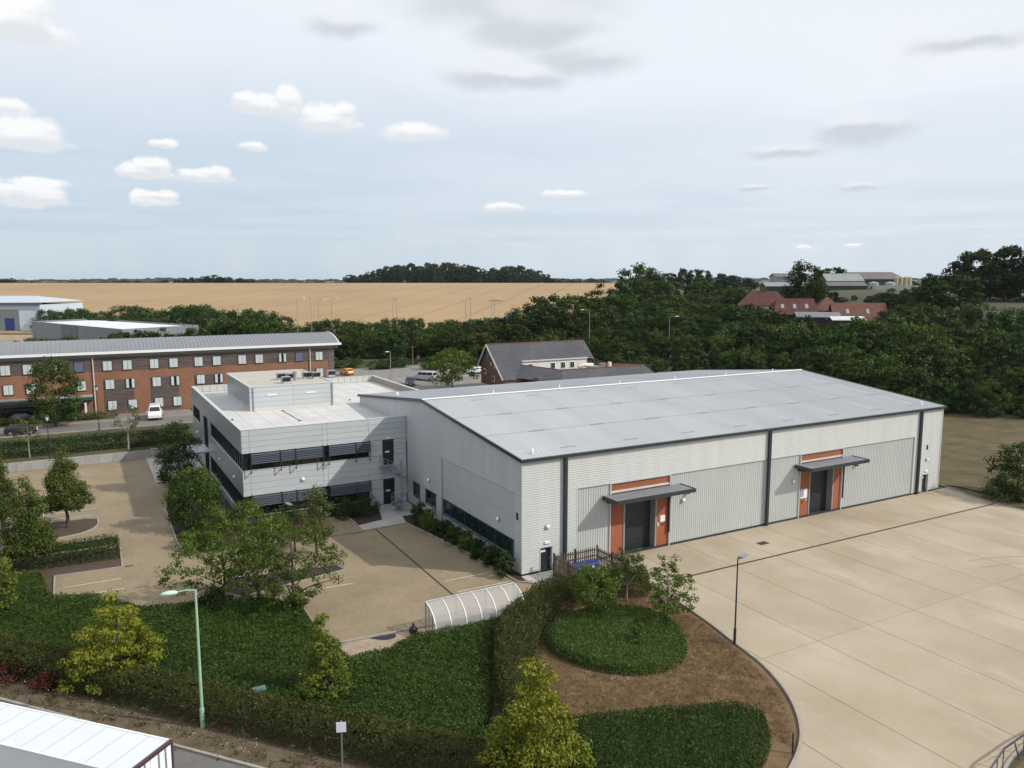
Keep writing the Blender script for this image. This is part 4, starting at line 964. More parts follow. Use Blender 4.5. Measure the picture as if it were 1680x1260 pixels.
def foliage_mass(name, poly, H, m, density, leaf, label=None, cat='hedge', edge=.5, lump=.18, z0=0.0, kind=None, upright=.6, group=None, tintbias=0.0, sprig=0.0):
    """a hedge or bed: leaves through a rounded volume over a footprint, on a core of stems"""
    poly = [tuple(p) for p in poly]; xs = [p[0] for p in poly]; ys = [p[1] for p in poly]
    cen = (sum(xs)/len(xs), sum(ys)/len(ys), z0)
    def hgt(x, y):
        d = edge_dist(poly, x, y); e = np.clip(d/edge, 0, 1); e = np.sqrt(np.maximum(0, 1-(1-e)**2))
        return H*(.25+.75*e)*(1+lump*wob(x, y, .9)+.5*lump*wob(x+3, y-2, 2.6)), d
    A = (max(xs)-min(xs))*(max(ys)-min(ys)); n = int(A*density)
    x = rng.uniform(min(xs), max(xs), n); y = rng.uniform(min(ys), max(ys), n); k = inside(poly, x, y); x = x[k]; y = y[k]
    h, d = hgt(x, y); dep = rng.random(len(x))**2.2
    z = h*(1-.45*dep)+.03
    jit = rng.normal(0, leaf*.5, (len(x), 3))
    P = np.stack([x, y, z0+z], 1)+jit; Nn = np.tile((0, 0, upright), (len(x), 1))
    tint = .5+.22*wob(x, y, .45)+.22*wob(x-4, y+9, .16)+rng.normal(0, .2, len(x))-.0*dep+tintbias
    # flanks
    SP = []; SN = []
    ar = sum(poly[i-1][0]*poly[i][1]-poly[i][0]*poly[i-1][1] for i in range(len(poly))); sg = 1 if ar > 0 else -1
    for i in range(len(poly)):
        a = np.array(poly[i-1]); b = np.array(poly[i]); ln = np.linalg.norm(b-a)
        if ln < 1e-6: continue
        nn = int(ln*H*density*.95); t = rng.random(nn); nrm = np.array([(b-a)[1], -(b-a)[0]])/ln*sg
        q = a+(b-a)*t[:, None]; zz = rng.random(nn)**.8*H*.85; inset = .04+.30*edge*(zz/H)**2+rng.random(nn)**2*.2
        q = q-nrm*inset[:, None]*(1+.4*wob(q[:, 0], q[:, 1], 1.3))[:, None]
        SP.append(np.column_stack([q, z0+zz+.02])); SN.append(np.tile((nrm[0]*.8, nrm[1]*.8, .35), (nn, 1)))
    if SP:
        SP = np.vstack(SP); SN = np.vstack(SN); SP = SP+rng.normal(0, leaf*.4, SP.shape)
        P = np.vstack([P, SP]); Nn = np.vstack([Nn, SN]); tint = np.concatenate([tint, .42+rng.normal(0, .2, len(SP))+.2*wob(SP[:, 0], SP[:, 1], .5)+tintbias])
    if sprig > 0:                                   # shoots that stand above the rest
        ns = int(A*sprig); sx = rng.uniform(min(xs), max(xs), ns); sy = rng.uniform(min(ys), max(ys), ns); k = inside(poly, sx, sy); sx = sx[k]; sy = sy[k]; sh, sdist = hgt(sx, sy)
        for j in range(7):
            q = np.stack([sx+rng.normal(0, .05, len(sx)), sy+rng.normal(0, .05, len(sx)), z0+sh*(.92+.06*j)], 1)
            P = np.vstack([P, q]); Nn = np.vstack([Nn, rng.normal(0, 1, q.shape)]); tint = np.concatenate([tint, np.full(len(q), .7)+rng.normal(0, .15, len(q))])
    # core
    st = .45 if A < 900 else .7
    gx = np.arange(min(xs)-st, max(xs)+st, st); gy = np.arange(min(ys)-st, max(ys)+st, st); GX, GY = np.meshgrid(gx, gy); ins = inside(poly, GX, GY)
    hh, dd = hgt(GX, GY); ok = ins & (dd > .12); Z = np.where(ok, hh*.80, -.04)
    mb = MB(); mb.v = np.stack([GX, GY, Z+z0], -1).reshape(-1, 3).tolist(); nx = len(gx)
    for j in range(len(gy)-1):
        for i in range(nx-1):
            if ok[j:j+2, i:i+2].all(): a = j*nx+i; mb.f.append((a, a+1, a+nx+1, a+nx))
    if kind == 'stuff':
        o = leaf_obj(name, P, Nn, leaf, tint, m); o['kind'] = 'stuff'
        if label: o['label'] = label
        if mb.f: c = mb.build('stems', m, o); 
        return o
    t = thing(name, label, cat, cen, group)
    leaf_obj('foliage', P, Nn, leaf, tint, m, t)
    if mb.f: mb.build('stems', m, t)
    return t

def crown_points(h, r, base, shape, nc, nl, cr, rg, flat=.75, hollow=.35):
    """clump centres inside the crown's outline, then leaves round each clump"""
    t = rg.random(nc*3); 
    if shape == 'round': R = np.sqrt(np.maximum(0, 1-(2*t-1)**2))**.75
    elif shape == 'cone': R = np.where(t < .10, .55+4.5*t, (1-t)/.9)**.85
    elif shape == 'oval': R = np.sqrt(np.maximum(0, 1-(1.9*t-.85)**2/1.12))
    else: R = np.where(t < .2, .5+2.5*t, np.sqrt(np.maximum(0, 1-((t-.2)/.8)**2)))   # dome
    keep = rg.random(len(t)) < (R**1.3+.05); t = t[keep][:nc]; R = R[keep][:nc]
    ang = rg.uniform(0, 2*pi, len(t)); rr = R*(hollow+(1-hollow)*rg.random(len(t))**.5)*r
    lop = 1+(.05 if shape == 'cone' else .15)*np.sin(2*ang+rg.uniform(0, 6))+.08*np.sin(3*ang+rg.uniform(0, 6)); rr = rr*lop
    C = np.stack([rr*np.cos(ang), rr*np.sin(ang), base+(h-base)*t], 1)
    crs = cr*rg.uniform(.6, 1.25, len(C))
    d = rg.normal(0, 1, (len(C), nl, 3)); d /= np.linalg.norm(d, axis=2, keepdims=True); d[:, :, 2] *= flat
    rad = rg.random((len(C), nl, 1))**.45*crs[:, None, None]
    P = C[:, None, :]+d*rad
    out = d+np.array([0, 0, .35])
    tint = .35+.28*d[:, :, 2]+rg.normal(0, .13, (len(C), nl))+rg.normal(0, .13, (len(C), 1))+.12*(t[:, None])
    return C, P.reshape(-1, 3), out.reshape(-1, 3), tint.ravel()
def limbs(h, base, C, r0, rg, n=14, bend=.15):
    m = MB(); top = base+(h-base)*.72; k = 6
    lean = rg.normal(0, .02*h, (2,))
    tp = [np.array([lean[0]*i/k+rg.normal(0, .006*h) if i else 0, lean[1]*i/k+rg.normal(0, .006*h) if i else 0, top*i/k]) for i in range(k+1)]
    tp[0][2] = -.15
    m.tube(tp, [r0*(1-.82*i/k) for i in range(k+1)], 7, False)
    if len(C):
        for c in C[rg.choice(len(C), min(n, len(C)), False)]:
            zz = max(base*.8, min(top*.95, c[2]-rg.uniform(.12, .3)*h)); f = zz/top; i = min(k-1, int(f*k)); a = tp[i]+(tp[i+1]-tp[i])*(f*k-i)
            mid = (a+c)/2+np.array([0, 0, .05*h*rg.random()]); rr = r0*(1-.8*f)*.55
            m.tube([a, mid, c], [rr, rr*.6, rr*.2], 5, False)
    return m
def make_tree(name, label, cat, h, r, base, shape, nc, nl, cr, leaf, m, loc, group=None, bk=None, seed=0, trunk=None, flat=.75, hollow=.35, aspect=.55, stems=1):
    rg = np.random.default_rng(seed+11)
    t = thing(name, label, cat, loc, group)
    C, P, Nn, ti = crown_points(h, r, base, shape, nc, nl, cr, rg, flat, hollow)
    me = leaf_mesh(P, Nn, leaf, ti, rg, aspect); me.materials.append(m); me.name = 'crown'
    o = bpy.data.objects.new('crown', me); col.objects.link(o); o.parent = t
    tm = limbs(h, base, C, trunk or h*.022, rg)
    tm.v = [(x+loc[0], y+loc[1], z+loc[2]) for x, y, z in tm.v]
    tm.build('trunk', bk or bark, t, smooth=True)
    return t
def near_tree(name, label, px, py, ptop, wpx, shape, m, nc=70, nl=70, leaf=.16, base=.2, z0=0.0, cr=None, **k):
    p = gp(px, py, z0); Y = camxy(p[0], p[1])[1]; h = zat(ptop, Y)-z0; r = wpx/FPX*Y*1.02/2
    return make_tree(name, label, 'tree', h, r, base*h, shape, nc, nl, cr or r*.27, leaf, m, (p[0], p[1], z0), seed=int(px*7+py), **k)

# -- trees of the car park and the planting in front
near_tree('car_park_tree', 'small broad tree alone in the mulch island of the car park', 111, 866, 736, 80, 'cone', L_std, 150, 120, .17, .25, cr=.66, flat=.8)
near_tree('car_park_tree', 'leafy young tree rising behind the left end of the clipped car-park hedge', 52, 935, 784, 80, 'cone', L_std, 140, 110, .17, .2, cr=.68, flat=.8)
near_tree('car_park_tree', 'tree in the mulch island cut off by the left edge', 4, 880, 750, 62, 'cone', L_std, 110, 100, .18, .24, cr=.68, flat=.8)
near_tree('dark_tree', 'tall dark tree standing by the office entrance', 296, 806, 696, 62, 'oval', L_dhedge, 110, 85, .21, .10, cr=.9)
near_tree('dark_tree', 'rounded dark green tree beside the long left face of the office', 322, 868, 768, 84, 'round', L_wood, 110, 90, .21, .05, cr=.95)
near_tree('slender_tree', 'slim olive-green sapling in front of the ground-floor office windows', 520, 908, 800, 56, 'oval', L_olive, 75, 75, .16, .22, cr=.55)
near_tree('multi_stem_tree', 'open-crowned tree behind the green street lamp, left of the loose group', 368, 992, 855, 175, 'dome', L_spr, 80, 58, .20, .20, cr=.62, hollow=.1, flat=.55)
near_tree('multi_stem_tree', 'tallest open-crowned tree in the middle of the loose group', 424, 992, 840, 130, 'dome', L_spr, 80, 60, .20, .2, cr=.62, hollow=.1, flat=.55)
near_tree('multi_stem_tree', 'airy tree with low branches on the right of the loose group', 482, 1003, 850, 160, 'round', L_std, 110, 60, .19, .12, cr=.62, hollow=.1, flat=.55)
near_tree('yellow_tree', 'bushy yellow-leaved tree left of the green street lamp', 194, 1112, 968, 165, 'cone', L_yel, 150, 95, .19, .03, cr=.62, flat=.42, aspect=.45)
near_tree('yellow_tree', 'narrow yellow-leaved tree above the white road sign', 532, 1150, 1008, 96, 'cone', L_ygr, 105, 85, .17, .06, cr=.48, flat=.5, aspect=.45)
near_tree('yellow_tree', 'largest yellow tree, cut by the bottom edge of the picture', 880, 1300, 1078, 205, 'cone', L_yel, 150, 110, .17, .03, cr=.60, flat=.55)
near_tree('yellow_tree', 'yellow tree cut off by the left edge of the picture', -12, 1020, 905, 78, 'oval', L_ygr, 70, 80, .18, .1, cr=.5)
near_tree('young_tree', 'young tree with pale trunk in front of the hedge by the bin store', 976, 1018, 926, 78, 'oval', L_spr, 80, 65, .16, .28, cr=.5, bk=bark_pale)
near_tree('young_tree', 'thin sapling behind the round juniper bed', 1028, 986, 900, 54, 'oval', L_olive, 45, 44, .17, .35, cr=.4, bk=bark_pale, hollow=.2)
near_tree('young_tree', 'sparse young tree between the round juniper bed and the yard', 1095, 1026, 914, 100, 'dome', L_spr, 80, 48, .17, .22, cr=.42, bk=bark_pale, hollow=.15, flat=.5)
near_tree('hotel_birch', 'tall drooping birch before the hotel entrance', 92, 700, 588, 76, 'oval', L_wood, 110, 70, .34, .06, z0=1.5, cr=1.15)
near_tree('street_sapling', 'thin pale sapling behind the retaining wall near the office', 211, 737, 660, 50, 'round', L_olive, 26, 30, .22, .45, z0=1.3, cr=.6, bk=bark_pale, hollow=.1)
near_tree('street_sapling', 'thin pale sapling behind the retaining wall at the left edge', 49, 750, 682, 44, 'round', L_olive, 22, 30, .22, .45, z0=1.3, cr=.6, bk=bark_pale, hollow=.1)
near_tree('bush', 'small green tree among the parked cars by the pub', 742, 634, 576, 70, 'round', L_spr, 80, 60, .42, .08, z0=2.7, cr=1.1)
near_tree('bank_sapling', 'dark young tree on the dry grass bank at the right edge', 1668, 812, 728, 80, 'round', L_wood, 90, 60, .26, .02, z0=0.1, cr=.8)

# -- shrubs
def shrub(label, px, py, ptop, wpx, m, z0=0.0, nc=42, nl=70, leaf=.16, name='shrub', group=None):
    p = gp(px, py, z0); Y = camxy(p[0], p[1])[1]; h = max(.5, zat(ptop, Y)-z0); r = wpx/FPX*Y/2
    t = thing(name, label, 'shrub', (p[0], p[1], z0), group); rg = np.random.default_rng(int(px*3+py))
    C, P, Nn, ti = crown_points(h, r, .05*h, 'dome', nc, nl, r*.38, rg, .8, .2)
    me = leaf_mesh(P, Nn, leaf, ti, rg); me.materials.append(m); o = bpy.data.objects.new('foliage', me); col.objects.link(o); o.parent = t
    tm = limbs(h, .1*h, C, .05, rg, 12); tm.v = [(x+p[0], y+p[1], z+z0) for x, y, z in tm.v]; tm.build('stem', bark, t)
    return t
shrub('rounded evergreen shrub below the right end of the office louvres', 598, 843, 815, 52, L_dhedge)
shrub('rounded evergreen shrub beside the others under the office louvres', 564, 848, 818, 50, L_dhedge)
shrub('low shrub at the ground-floor office window by the slim sapling', 462, 858, 830, 70, L_dhedge)
shrub('bright green shrub in front of the office corner', 412, 872, 818, 70, L_spr, leaf=.18)
shrub('bright feathery shrub left of the office corner', 357, 896, 836, 56, L_spr, leaf=.18)
shrub('bright low shrub in the bed at the car-park corner', 317, 900, 872, 50, L_spr)
shrub('yellow-green shrub on the lawn side of the bright shrubs', 452, 892, 842, 60, L_spr, leaf=.18)
shrub('dark shrub under the left of the open-crowned trees', 352, 1004, 972, 60, L_dhedge); shrub('dark shrub under the middle of the open-crowned trees', 408, 1008, 980, 70, L_dhedge); shrub('dark shrub under the right of the open-crowned trees', 472, 1012, 978, 70, L_dhedge)
shrub('dark clipped ball shrub beside the pale entrance path', 268, 790, 770, 18, L_dhedge, nc=30, leaf=.12)
shrub('dark ball shrub below the tall dark tree', 290, 833, 812, 22, L_dhedge, nc=30, leaf=.12)
for i, (x, y, tp_, w, m_) in enumerate(((688, 862, 822, 30, L_dhedge), (706, 872, 836, 32, L_spr), (726, 880, 848, 34, L_dhedge), (746, 893, 860, 32, L_dhedge), (764, 903, 870, 30, L_spr), (784, 915, 884, 32, L_dhedge), (806, 927, 896, 34, L_dhedge), (828, 944, 905, 38, L_dhedge))):
    shrub('green shrub in the row along the gable wall, number %s from the stair' % ['one', 'two', 'three', 'four', 'five', 'six', 'seven', 'eight'][i], x, y, tp_, w, m_, leaf=.14, group='shrubs along the gable wall')
shrub('dark bush among the juniper, lighter and upright', 1046, 1062, 1018, 26, L_spr, z0=.3, nc=22, nl=50, leaf=.13)
shrub('upright pale sprig at the front of the round juniper bed', 1046, 1085, 1058, 16, L_spr, z0=.3, nc=12, nl=40, leaf=.12)
shrub('dense green bush at the foot of the bank sapling', 1650, 822, 780, 70, L_wood, leaf=.22)
shrub('reddish shrub by the roadside at the left edge', 30, 1108, 1078, 80, L_red, leaf=.14); shrub('small reddish shrub by the roadside under the yellow tree', 80, 1128, 1104, 60, L_red, leaf=.13)
shrub('orange-leaved weed at the foot of the green street lamp', 372, 1190, 1176, 20, leafmat('leaf_orange', (.2, .06, .02), (.3, .1, .03), (.4, .16, .05)), nc=12, nl=40, leaf=.09)

# -- hedges and beds
foliage_mass('hedge', [(-37.6, 23.8), (-37.6, 20.7), (-28.5, 20.5), (-28.4, 23.4)], 1.55, L_dhedge, 110, .15, 'clipped dark hedge between two parking areas', edge=.35, lump=.06)
foliage_mass('hedge', [(-50, 64.0), (-18.8, 63.8), (-18.8, 66.6), (-50, 66.9)], 1.9, L_dhedge, 80, .2, 'long hedge above the retaining wall beside the hotel road', edge=.4, lump=.07, z0=1.35)
GC = [(-47, 25), (-37, 20), (-34.2, 18.2), (-33.4, 12.3), (-30.2, 11.0), (-27.5, 6.9), (-24, 5.9), (-19, 3.9), (-17.5, 1.8), (-17.4, -4.6), (-16.7, -7.6), (-14.2, -7.7), (-12.0, -6.6), (-10.8, -7.0), (-4.4, -7.3), (-5.6, -7.6), (-7.3, -9.2), (-9.4, -12.8), (-11.2, -16.4), (-13.2, -19.4), rdp(6, -24.3), rdp(-25, -24.3), rdp(-46, -24.3)]
foliage_mass('ground_cover', GC, .85, L_ivy, 260, .13, 'glossy green ground cover between car park and road hedge', edge=.8, lump=.30, kind='stuff', upright=.9, sprig=1.2)
foliage_mass('hedge', [rdp(-46, -26.5), rdp(-40, -26.6), rdp(-10, -26.6), rdp(9, -26.4), rdp(10, -24.0), rdp(-10, -24.4), rdp(-40, -24.4), rdp(-46, -24.3)], 1.65, L_hedge, 240, .12, 'long shaggy brown-green hedge along the road', edge=.7, lump=.14, sprig=3)
foliage_mass('hedge', smooth_line([(-12.2, -19.6), (-10.6, -15.6), (-8.6, -11.4), (-6.6, -8.6), (-4.9, -7.2), (-2.0, -5.3), (0.2, -4.6), (2.0, -5.3), (6.9, -5.9), (7.2, -7.4), (6.0, -8.4), (2.6, -7.2), (-2.2, -8.5), (-5.0, -11.1), (-8.0, -15.5), (-9.6, -19.6)], 3), 1.95, L_hedge, 240, .12, 'tall curved hedge bending round the dry lawn to the bin store', edge=.75, lump=.16, sprig=3)
foliage_mass('hedge', [(-9.8, -20.3), (-3.7, -22.4), (.0, -24.0), (.6, -25.4), (-.6, -27.0), (-3.5, -28.8), (-9, -29.6), (-15, -26.5), (-14.5, -21.6)], 1.35, L_dhedge, 300, .11, 'broad dark hedge at the bottom beside the yard entrance', edge=.8, lump=.18, sprig=4)
foliage_mass('juniper_bed', [(-.1+4.75*cos(a)*(1+.04*sin(3*a)), -13.2+4.75*sin(a)*(1+.04*sin(3*a))) for a in np.linspace(0, 2*pi, 40)[:-1]], .85, L_jun, 330, .11, 'round low juniper bed in the dry lawn', cat='shrub bed', edge=1.5, lump=.14)
foliage_mass('hotel_planting', [(-50, 89.4), (-28, 89.4), (-27, 92.0), (-50, 93.6)], .9, L_olive, 40, .25, 'low ragged planting in front of the hotel', cat='shrub bed', z0=1.5, edge=.6, lump=.4)
def weeds(name, label, pts_fn, n, m, leaf=.12, hh=.3, z0=0.0):
    P = []; 
    for _ in range(n):
        x, y = pts_fn(); k = rng.integers(5, 12); q = rng.normal(0, .10, (k, 3)); q[:, 2] = np.abs(q[:, 2])*hh/.1*.6+.03; P.append(q+np.array([x, y, z0]))
    P = np.vstack(P); o = leaf_obj(name, P, rng.normal(0, 1, P.shape)+np.array([0, 0, .5]), leaf, rng.normal(.5, .25, len(P)), m); o['kind'] = 'stuff'; o['label'] = label
weeds('verge_weeds', 'weeds and flowers on the road verge', lambda: rdp(rng.uniform(-45, 12), -27.65+rng.normal(0, .45)), 420, L_hedge, .13, .3)
flowers = leafmat('daisy_white', (.5, .5, .42), (.6, .58, .5), (.7, .68, .6))
weeds('verge_daisies', 'white daisies on the road verge', lambda: rdp(rng.uniform(-28, -4), -27.4+rng.normal(0, .35)), 45, flowers, .06, .4)
def lawn_pt():
    while True:
        x, y = rng.uniform(-9, 7), rng.uniform(-29, -4)
        if np.hypot(x+.1, y+13.2) > 4.8 and inside([(-8, -15.5), (-5, -11), (-2.2, -8.5), (2.6, -7.2), (6, -8.5), (7.0, -13), (6.1, -17.5), (5.2, -20.6), (3.9, -23.5), (2.4, -25.6), (.5, -27.3), (-.2, -24), (-3.7, -22.2), (-9.4, -20)], np.array([x]), np.array([y]))[0]: return x, y
L_dry = leafmat('dry_tufts', (.11, .066, .028), (.18, .115, .052), (.26, .18, .09))
weeds('dry_grass_tufts', 'parched grass tufts of the lawn', lawn_pt, 9000, L_dry, .055, .06)
weeds('lawn_flowers', 'small pale flowers along the front of the juniper bed', lambda: (-.1+rng.normal(5.1, .3)*cos(a := rng.uniform(-2.6, -.7)), -13.2+5.15*sin(a)), 26, flowers, .06, .2)

# -- woodland: a handful of trees, copied
def proto(nm, shape, h, r, base, m, seed, nc=75, nl=58, leaf=.55, cr=None):
    o = make_tree(nm, 'tree', 'tree', h, r, base*h, shape, nc, nl, cr or r*.30, leaf, m, (0, 0, 0), seed=seed)
    return o
PW = [proto('woodland_tree', s, 10, r, b, L_wood, 100+i) for i, (s, r, b) in enumerate((('round', 4.4, .06), ('dome', 4.8, .04), ('oval', 3.8, .05), ('round', 4.8, .10), ('dome', 4.2, .02), ('oval', 3.4, .08), ('round', 4.0, .03)))]
PF = [proto('far_tree', s, 10, r, b, L_far, 200+i, 60, 46, .75) for i, (s, r, b) in enumerate((('round', 4.6, .08), ('dome', 4.8, .05), ('oval', 4.0, .08)))]
PB = [proto('field_bush', s, 10, r, .02, L_bank, 300+i, 70, 55, .62) for i, (s, r) in enumerate((('dome', 6.0), ('round', 5.4), ('dome', 5.0)))]
used = set()
def place(protos, px, Y, ytop, wscale, label, group, cat='tree'):
    p = far(px, Y); z = Tz(p); h = zat(ytop, Y)-z
    if h < 1.2: return
    pr = protos[rng.integers(len(protos))]; s = h/10; w = s*wscale*rng.uniform(.85, 1.2)
    o = pr
    if pr.name in used: o = copy_tree(pr, (p[0], p[1], z-.1), rng.uniform(0, 6.28), (w, w, s), label, group)
    else: used.add(pr.name); o.location = (p[0], p[1], z-.1); o.rotation_euler = (0, 0, rng.uniform(0, 6.28)); o.scale = (w, w, s); o['label'] = label; o['group'] = group
    o['category'] = cat; return o
def row(protos, xs, Y, pts, label, group, jit=5, wmin=1.0, cat='tree', Yj=8):
    px = [p[0] for p in pts]; py = [p[1] for p in pts]; yx = ([p[0] for p in Y], [p[1] for p in Y]) if hasattr(Y, '__len__') else None
    for x in xs:
        x += rng.uniform(-.3, .3)*(xs[1]-xs[0]); Yd = (np.interp(x, *yx) if yx else Y)+rng.uniform(-Yj, Yj)
        yt = np.interp(x, px, py)+rng.normal(0, jit)
        p = far(x, Yd); h = zat(yt, Yd)-Tz(p)
        # keep crowns about as wide as their spacing in the row
        sp = (xs[1]-xs[0])/FPX*Yd; w = max(wmin, min(1.9, sp*1.35/max(h, 1)/.85)) if h > 0 else 1
        place(protos, x, Yd, yt, w, label, group, cat)
AR = np.arange
g1 = 'wood behind the pub car park'; l1 = 'leafy tree in the wood behind the pub car park'
row(PW, AR(556, 800, 20), 205, [(556, 548), (600, 562), (650, 545), (700, 552), (750, 545), (800, 540)], l1, g1)
row(PW, AR(560, 850, 22), 226, [(560, 530), (640, 534), (760, 532), (850, 530)], l1, g1, 4)
row(PB, AR(486, 870, 20), 252, [(486, 540), (500, 526), (560, 528), (700, 525), (740, 523), (860, 526)], 'bush in the belt along the foot of the wheat field', 'bushes at the field foot', 3, cat='bush')
g2 = 'wood behind the warehouse'; l2 = 'tree in the dense wood behind the warehouse'
row(PW, AR(800, 1240, 25), 200, [(800, 560), (880, 548), (960, 552), (1050, 556), (1150, 548), (1240, 545)], l2, g2)
row(PW, AR(800, 1240, 25), 222, [(800, 545), (900, 535), (960, 540), (1050, 540), (1150, 536), (1240, 540)], l2, g2)
row(PW, AR(832, 1230, 26), 245, [(830, 522), (860, 508), (900, 499), (1000, 512), (1100, 515), (1200, 522)], l2, g2)
row(PW, AR(850, 1230, 27), 274, [(850, 508), (880, 487), (910, 482), (950, 480), (1000, 482), (1050, 486), (1100, 490), (1150, 490), (1200, 500), (1230, 505)], l2, g2, 4)
g3 = 'trees along the skyline right of the wheat field'; l3 = 'dark tree on the rise right of the wheat field'
row(PW, AR(985, 1240, 24), 325, [(985, 468), (1040, 470), (1100, 463), (1150, 458), (1200, 470), (1240, 476)], l3, g3, 3)
row(PF, AR(1070, 1245, 22), 480, [(1070, 453), (1130, 443), (1180, 447), (1230, 461)], l3, g3, 2)
place(PW[:1], 1047, 335, 432, 1.05, 'tallest tree on the skyline, right of the wheat field', g3)
YR = [(1200, 190), (1320, 168), (1450, 150), (1550, 141), (1680, 137), (1760, 134)]
def sh(d): return [(a, b+d) for a, b in YR]
g4 = 'trees on the slope right of the warehouse'; l4 = 'broad tree on the wooded slope right of the warehouse'
row(PW, AR(1235, 1760, 27), YR, [(1230, 565), (1300, 580), (1380, 575), (1450, 585), (1500, 600), (1560, 625), (1620, 625), (1680, 645), (1760, 650)], l4, g4, 8, Yj=4)
row(PW, AR(1240, 1760, 30), sh(16), [(1230, 545), (1300, 550), (1400, 540), (1450, 550), (1500, 560), (1560, 585), (1620, 600), (1760, 615)], l4, g4, 8, Yj=4)
row(PW, AR(1235, 1760, 32), sh(34), [(1230, 535), (1300, 533), (1400, 528), (1460, 530), (1500, 540), (1560, 552), (1620, 560), (1760, 575)], l4, g4, 6, Yj=5)
row(PW, AR(1232, 1480, 30), sh(56), [(1230, 530), (1330, 535), (1450, 530), (1480, 515)], l4, g4, 4, Yj=5)
row(PW, AR(1490, 1760, 32), sh(56), [(1490, 512), (1540, 520), (1600, 532), (1680, 540), (1760, 545)], l4, g4, 6, Yj=5)
row(PW, AR(1465, 1760, 29), sh(80), [(1465, 503), (1500, 498), (1560, 503), (1620, 509), (1680, 500), (1760, 500)], l4, g4, 5, Yj=5)
for x, Y, yt, w in ((1528, 250, 450, 1.0), (1560, 235, 446, 1.25), (1592, 270, 418, 1.0), (1614, 275, 414, 1.0), (1650, 270, 409, 1.0), (1685, 270, 411, 1.1), (1720, 270, 415, 1.1), (1638, 290, 430, 1.2), (1580, 285, 440, 1.2), (1545, 300, 455, 1.0)):
    place(PF if x > 1570 else PW, x, Y, yt, w, 'tall dark tree in the clump on the right skyline', 'clump on the right skyline')
row(PW, AR(1085, 1250, 22), 240, [(1085, 512), (1150, 512), (1250, 506)], l2, g2, 4)
row(PW, AR(1085, 1250, 22), 228, [(1085, 522), (1150, 520), (1250, 512)], l2, g2, 4)
row(PW, AR(980, 1260, 22), 182, [(980, 588), (1100, 582), (1260, 572)], l2, g2, 4)
row(PW, AR(1205, 1300, 20), 236, [(1205, 500), (1240, 502), (1270, 508), (1300, 521)], l4, g4, 2, Yj=3)
row(PW, AR(1300, 1475, 20), 228, [(1300, 524), (1340, 530), (1440, 528), (1475, 508)], l4, g4, 2, Yj=3)
row(PW, AR(1085, 1235, 22), 262, [(1085, 496), (1150, 498), (1235, 505)], l2, g2, 4)
row(PW, AR(1195, 1480, 24), 214, [(1195, 528), (1260, 524), (1300, 530), (1400, 533), (1450, 528), (1480, 515)], l4, g4, 3, Yj=4)
row(PW, AR(1195, 1480, 24), 200, [(1195, 536), (1260, 532), (1400, 538), (1480, 525)], l4, g4, 3, Yj=4)
row(PF, AR(1205, 1530, 15), 288, [(1205, 484), (1300, 483), (1400, 484), (1450, 481), (1500, 478), (1530, 473)], 'dark tree close behind the farm cottages', 'trees close behind the cottages', 3)
row(PW, AR(1455, 1560, 24), 240, [(1455, 508), (1480, 500), (1560, 490)], l4, g4, 4)
row(PF, AR(1225, 1535, 14), 312, [(1225, 478), (1425, 479), (1480, 476), (1535, 470)], 'dark tree close behind the farm cottages', 'trees close behind the cottages', 2)
row(PF, AR(1440, 1545, 13), 264, [(1440, 492), (1490, 486), (1545, 478)], 'dark tree close behind the farm cottages', 'trees close behind the cottages', 2, Yj=5)
row(PF, AR(1440, 1545, 15), 276, [(1440, 488), (1490, 482), (1545, 475)], 'dark tree close behind the farm cottages', 'trees close behind the cottages', 2, Yj=5)
row(PW, AR(1085, 1225, 17), 284, [(1085, 486), (1150, 486), (1225, 488)], l3, g3, 3); row(PW, AR(1085, 1225, 17), 300, [(1085, 480), (1150, 480), (1225, 483)], l3, g3, 3)
place(PW, 1320, 262, 431, .62, 'tall slim tree behind the red-roofed farm cottages', None); place(PW, 1340, 300, 452, .9, 'dark round tree right of the slim tree behind the cottages', None)
row(PF, AR(1180, 1520, 15), 338, [(1180, 474), (1300, 476), (1400, 476), (1500, 474)], 'dark tree between cottages and farm sheds', 'trees between cottages and farm sheds', 3)
row(PF, AR(1180, 1280, 18), 560, [(1180, 460), (1280, 466)], l3, g3, 2)
place(PF, 1365, 520, 439, 1.7, 'wide tree behind the farm sheds', None); row(PF, AR(1490, 1530, 18), 420, [(1490, 462), (1530, 462)], 'low tree right of the farm silos', 'trees right of the silos', 2)
# distant woods beyond the crest of the field
g5 = 'wood on the crest of the wheat field'; l5 = 'dark tree of the wood on the field crest'
W1 = [(570, 456), (600, 448), (640, 440), (720, 434), (760, 437), (800, 443), (850, 438), (880, 446), (908, 455)]
row(PF, AR(573, 910, 14), 850, W1, l5, g5, 1.6, Yj=12); row(PF, AR(580, 905, 15), 890, [(a, b-1) for a, b in W1], l5, g5, 1.6, Yj=12)
row(PF, AR(272, 412, 15), 880, [(272, 460), (300, 457), (350, 453), (390, 456), (412, 461)], 'tree of the small wood left on the field crest', 'small wood on the field crest', 1)
row(PF, AR(198, 236, 13), 900, [(198, 460), (236, 460)], 'tree of the tiny clump on the field crest', 'tiny clump on the field crest', 1); row(PF, AR(1, 20, 8), 860, [(0, 457), (20, 457)], 'tree at the far left end of the field crest', 'far left crest trees', 1)
row(PF, AR(912, 985, 14), 1400, [(912, 456), (985, 460)], 'small far tree between crest wood and skyline trees', 'far trees at the field end', 1)
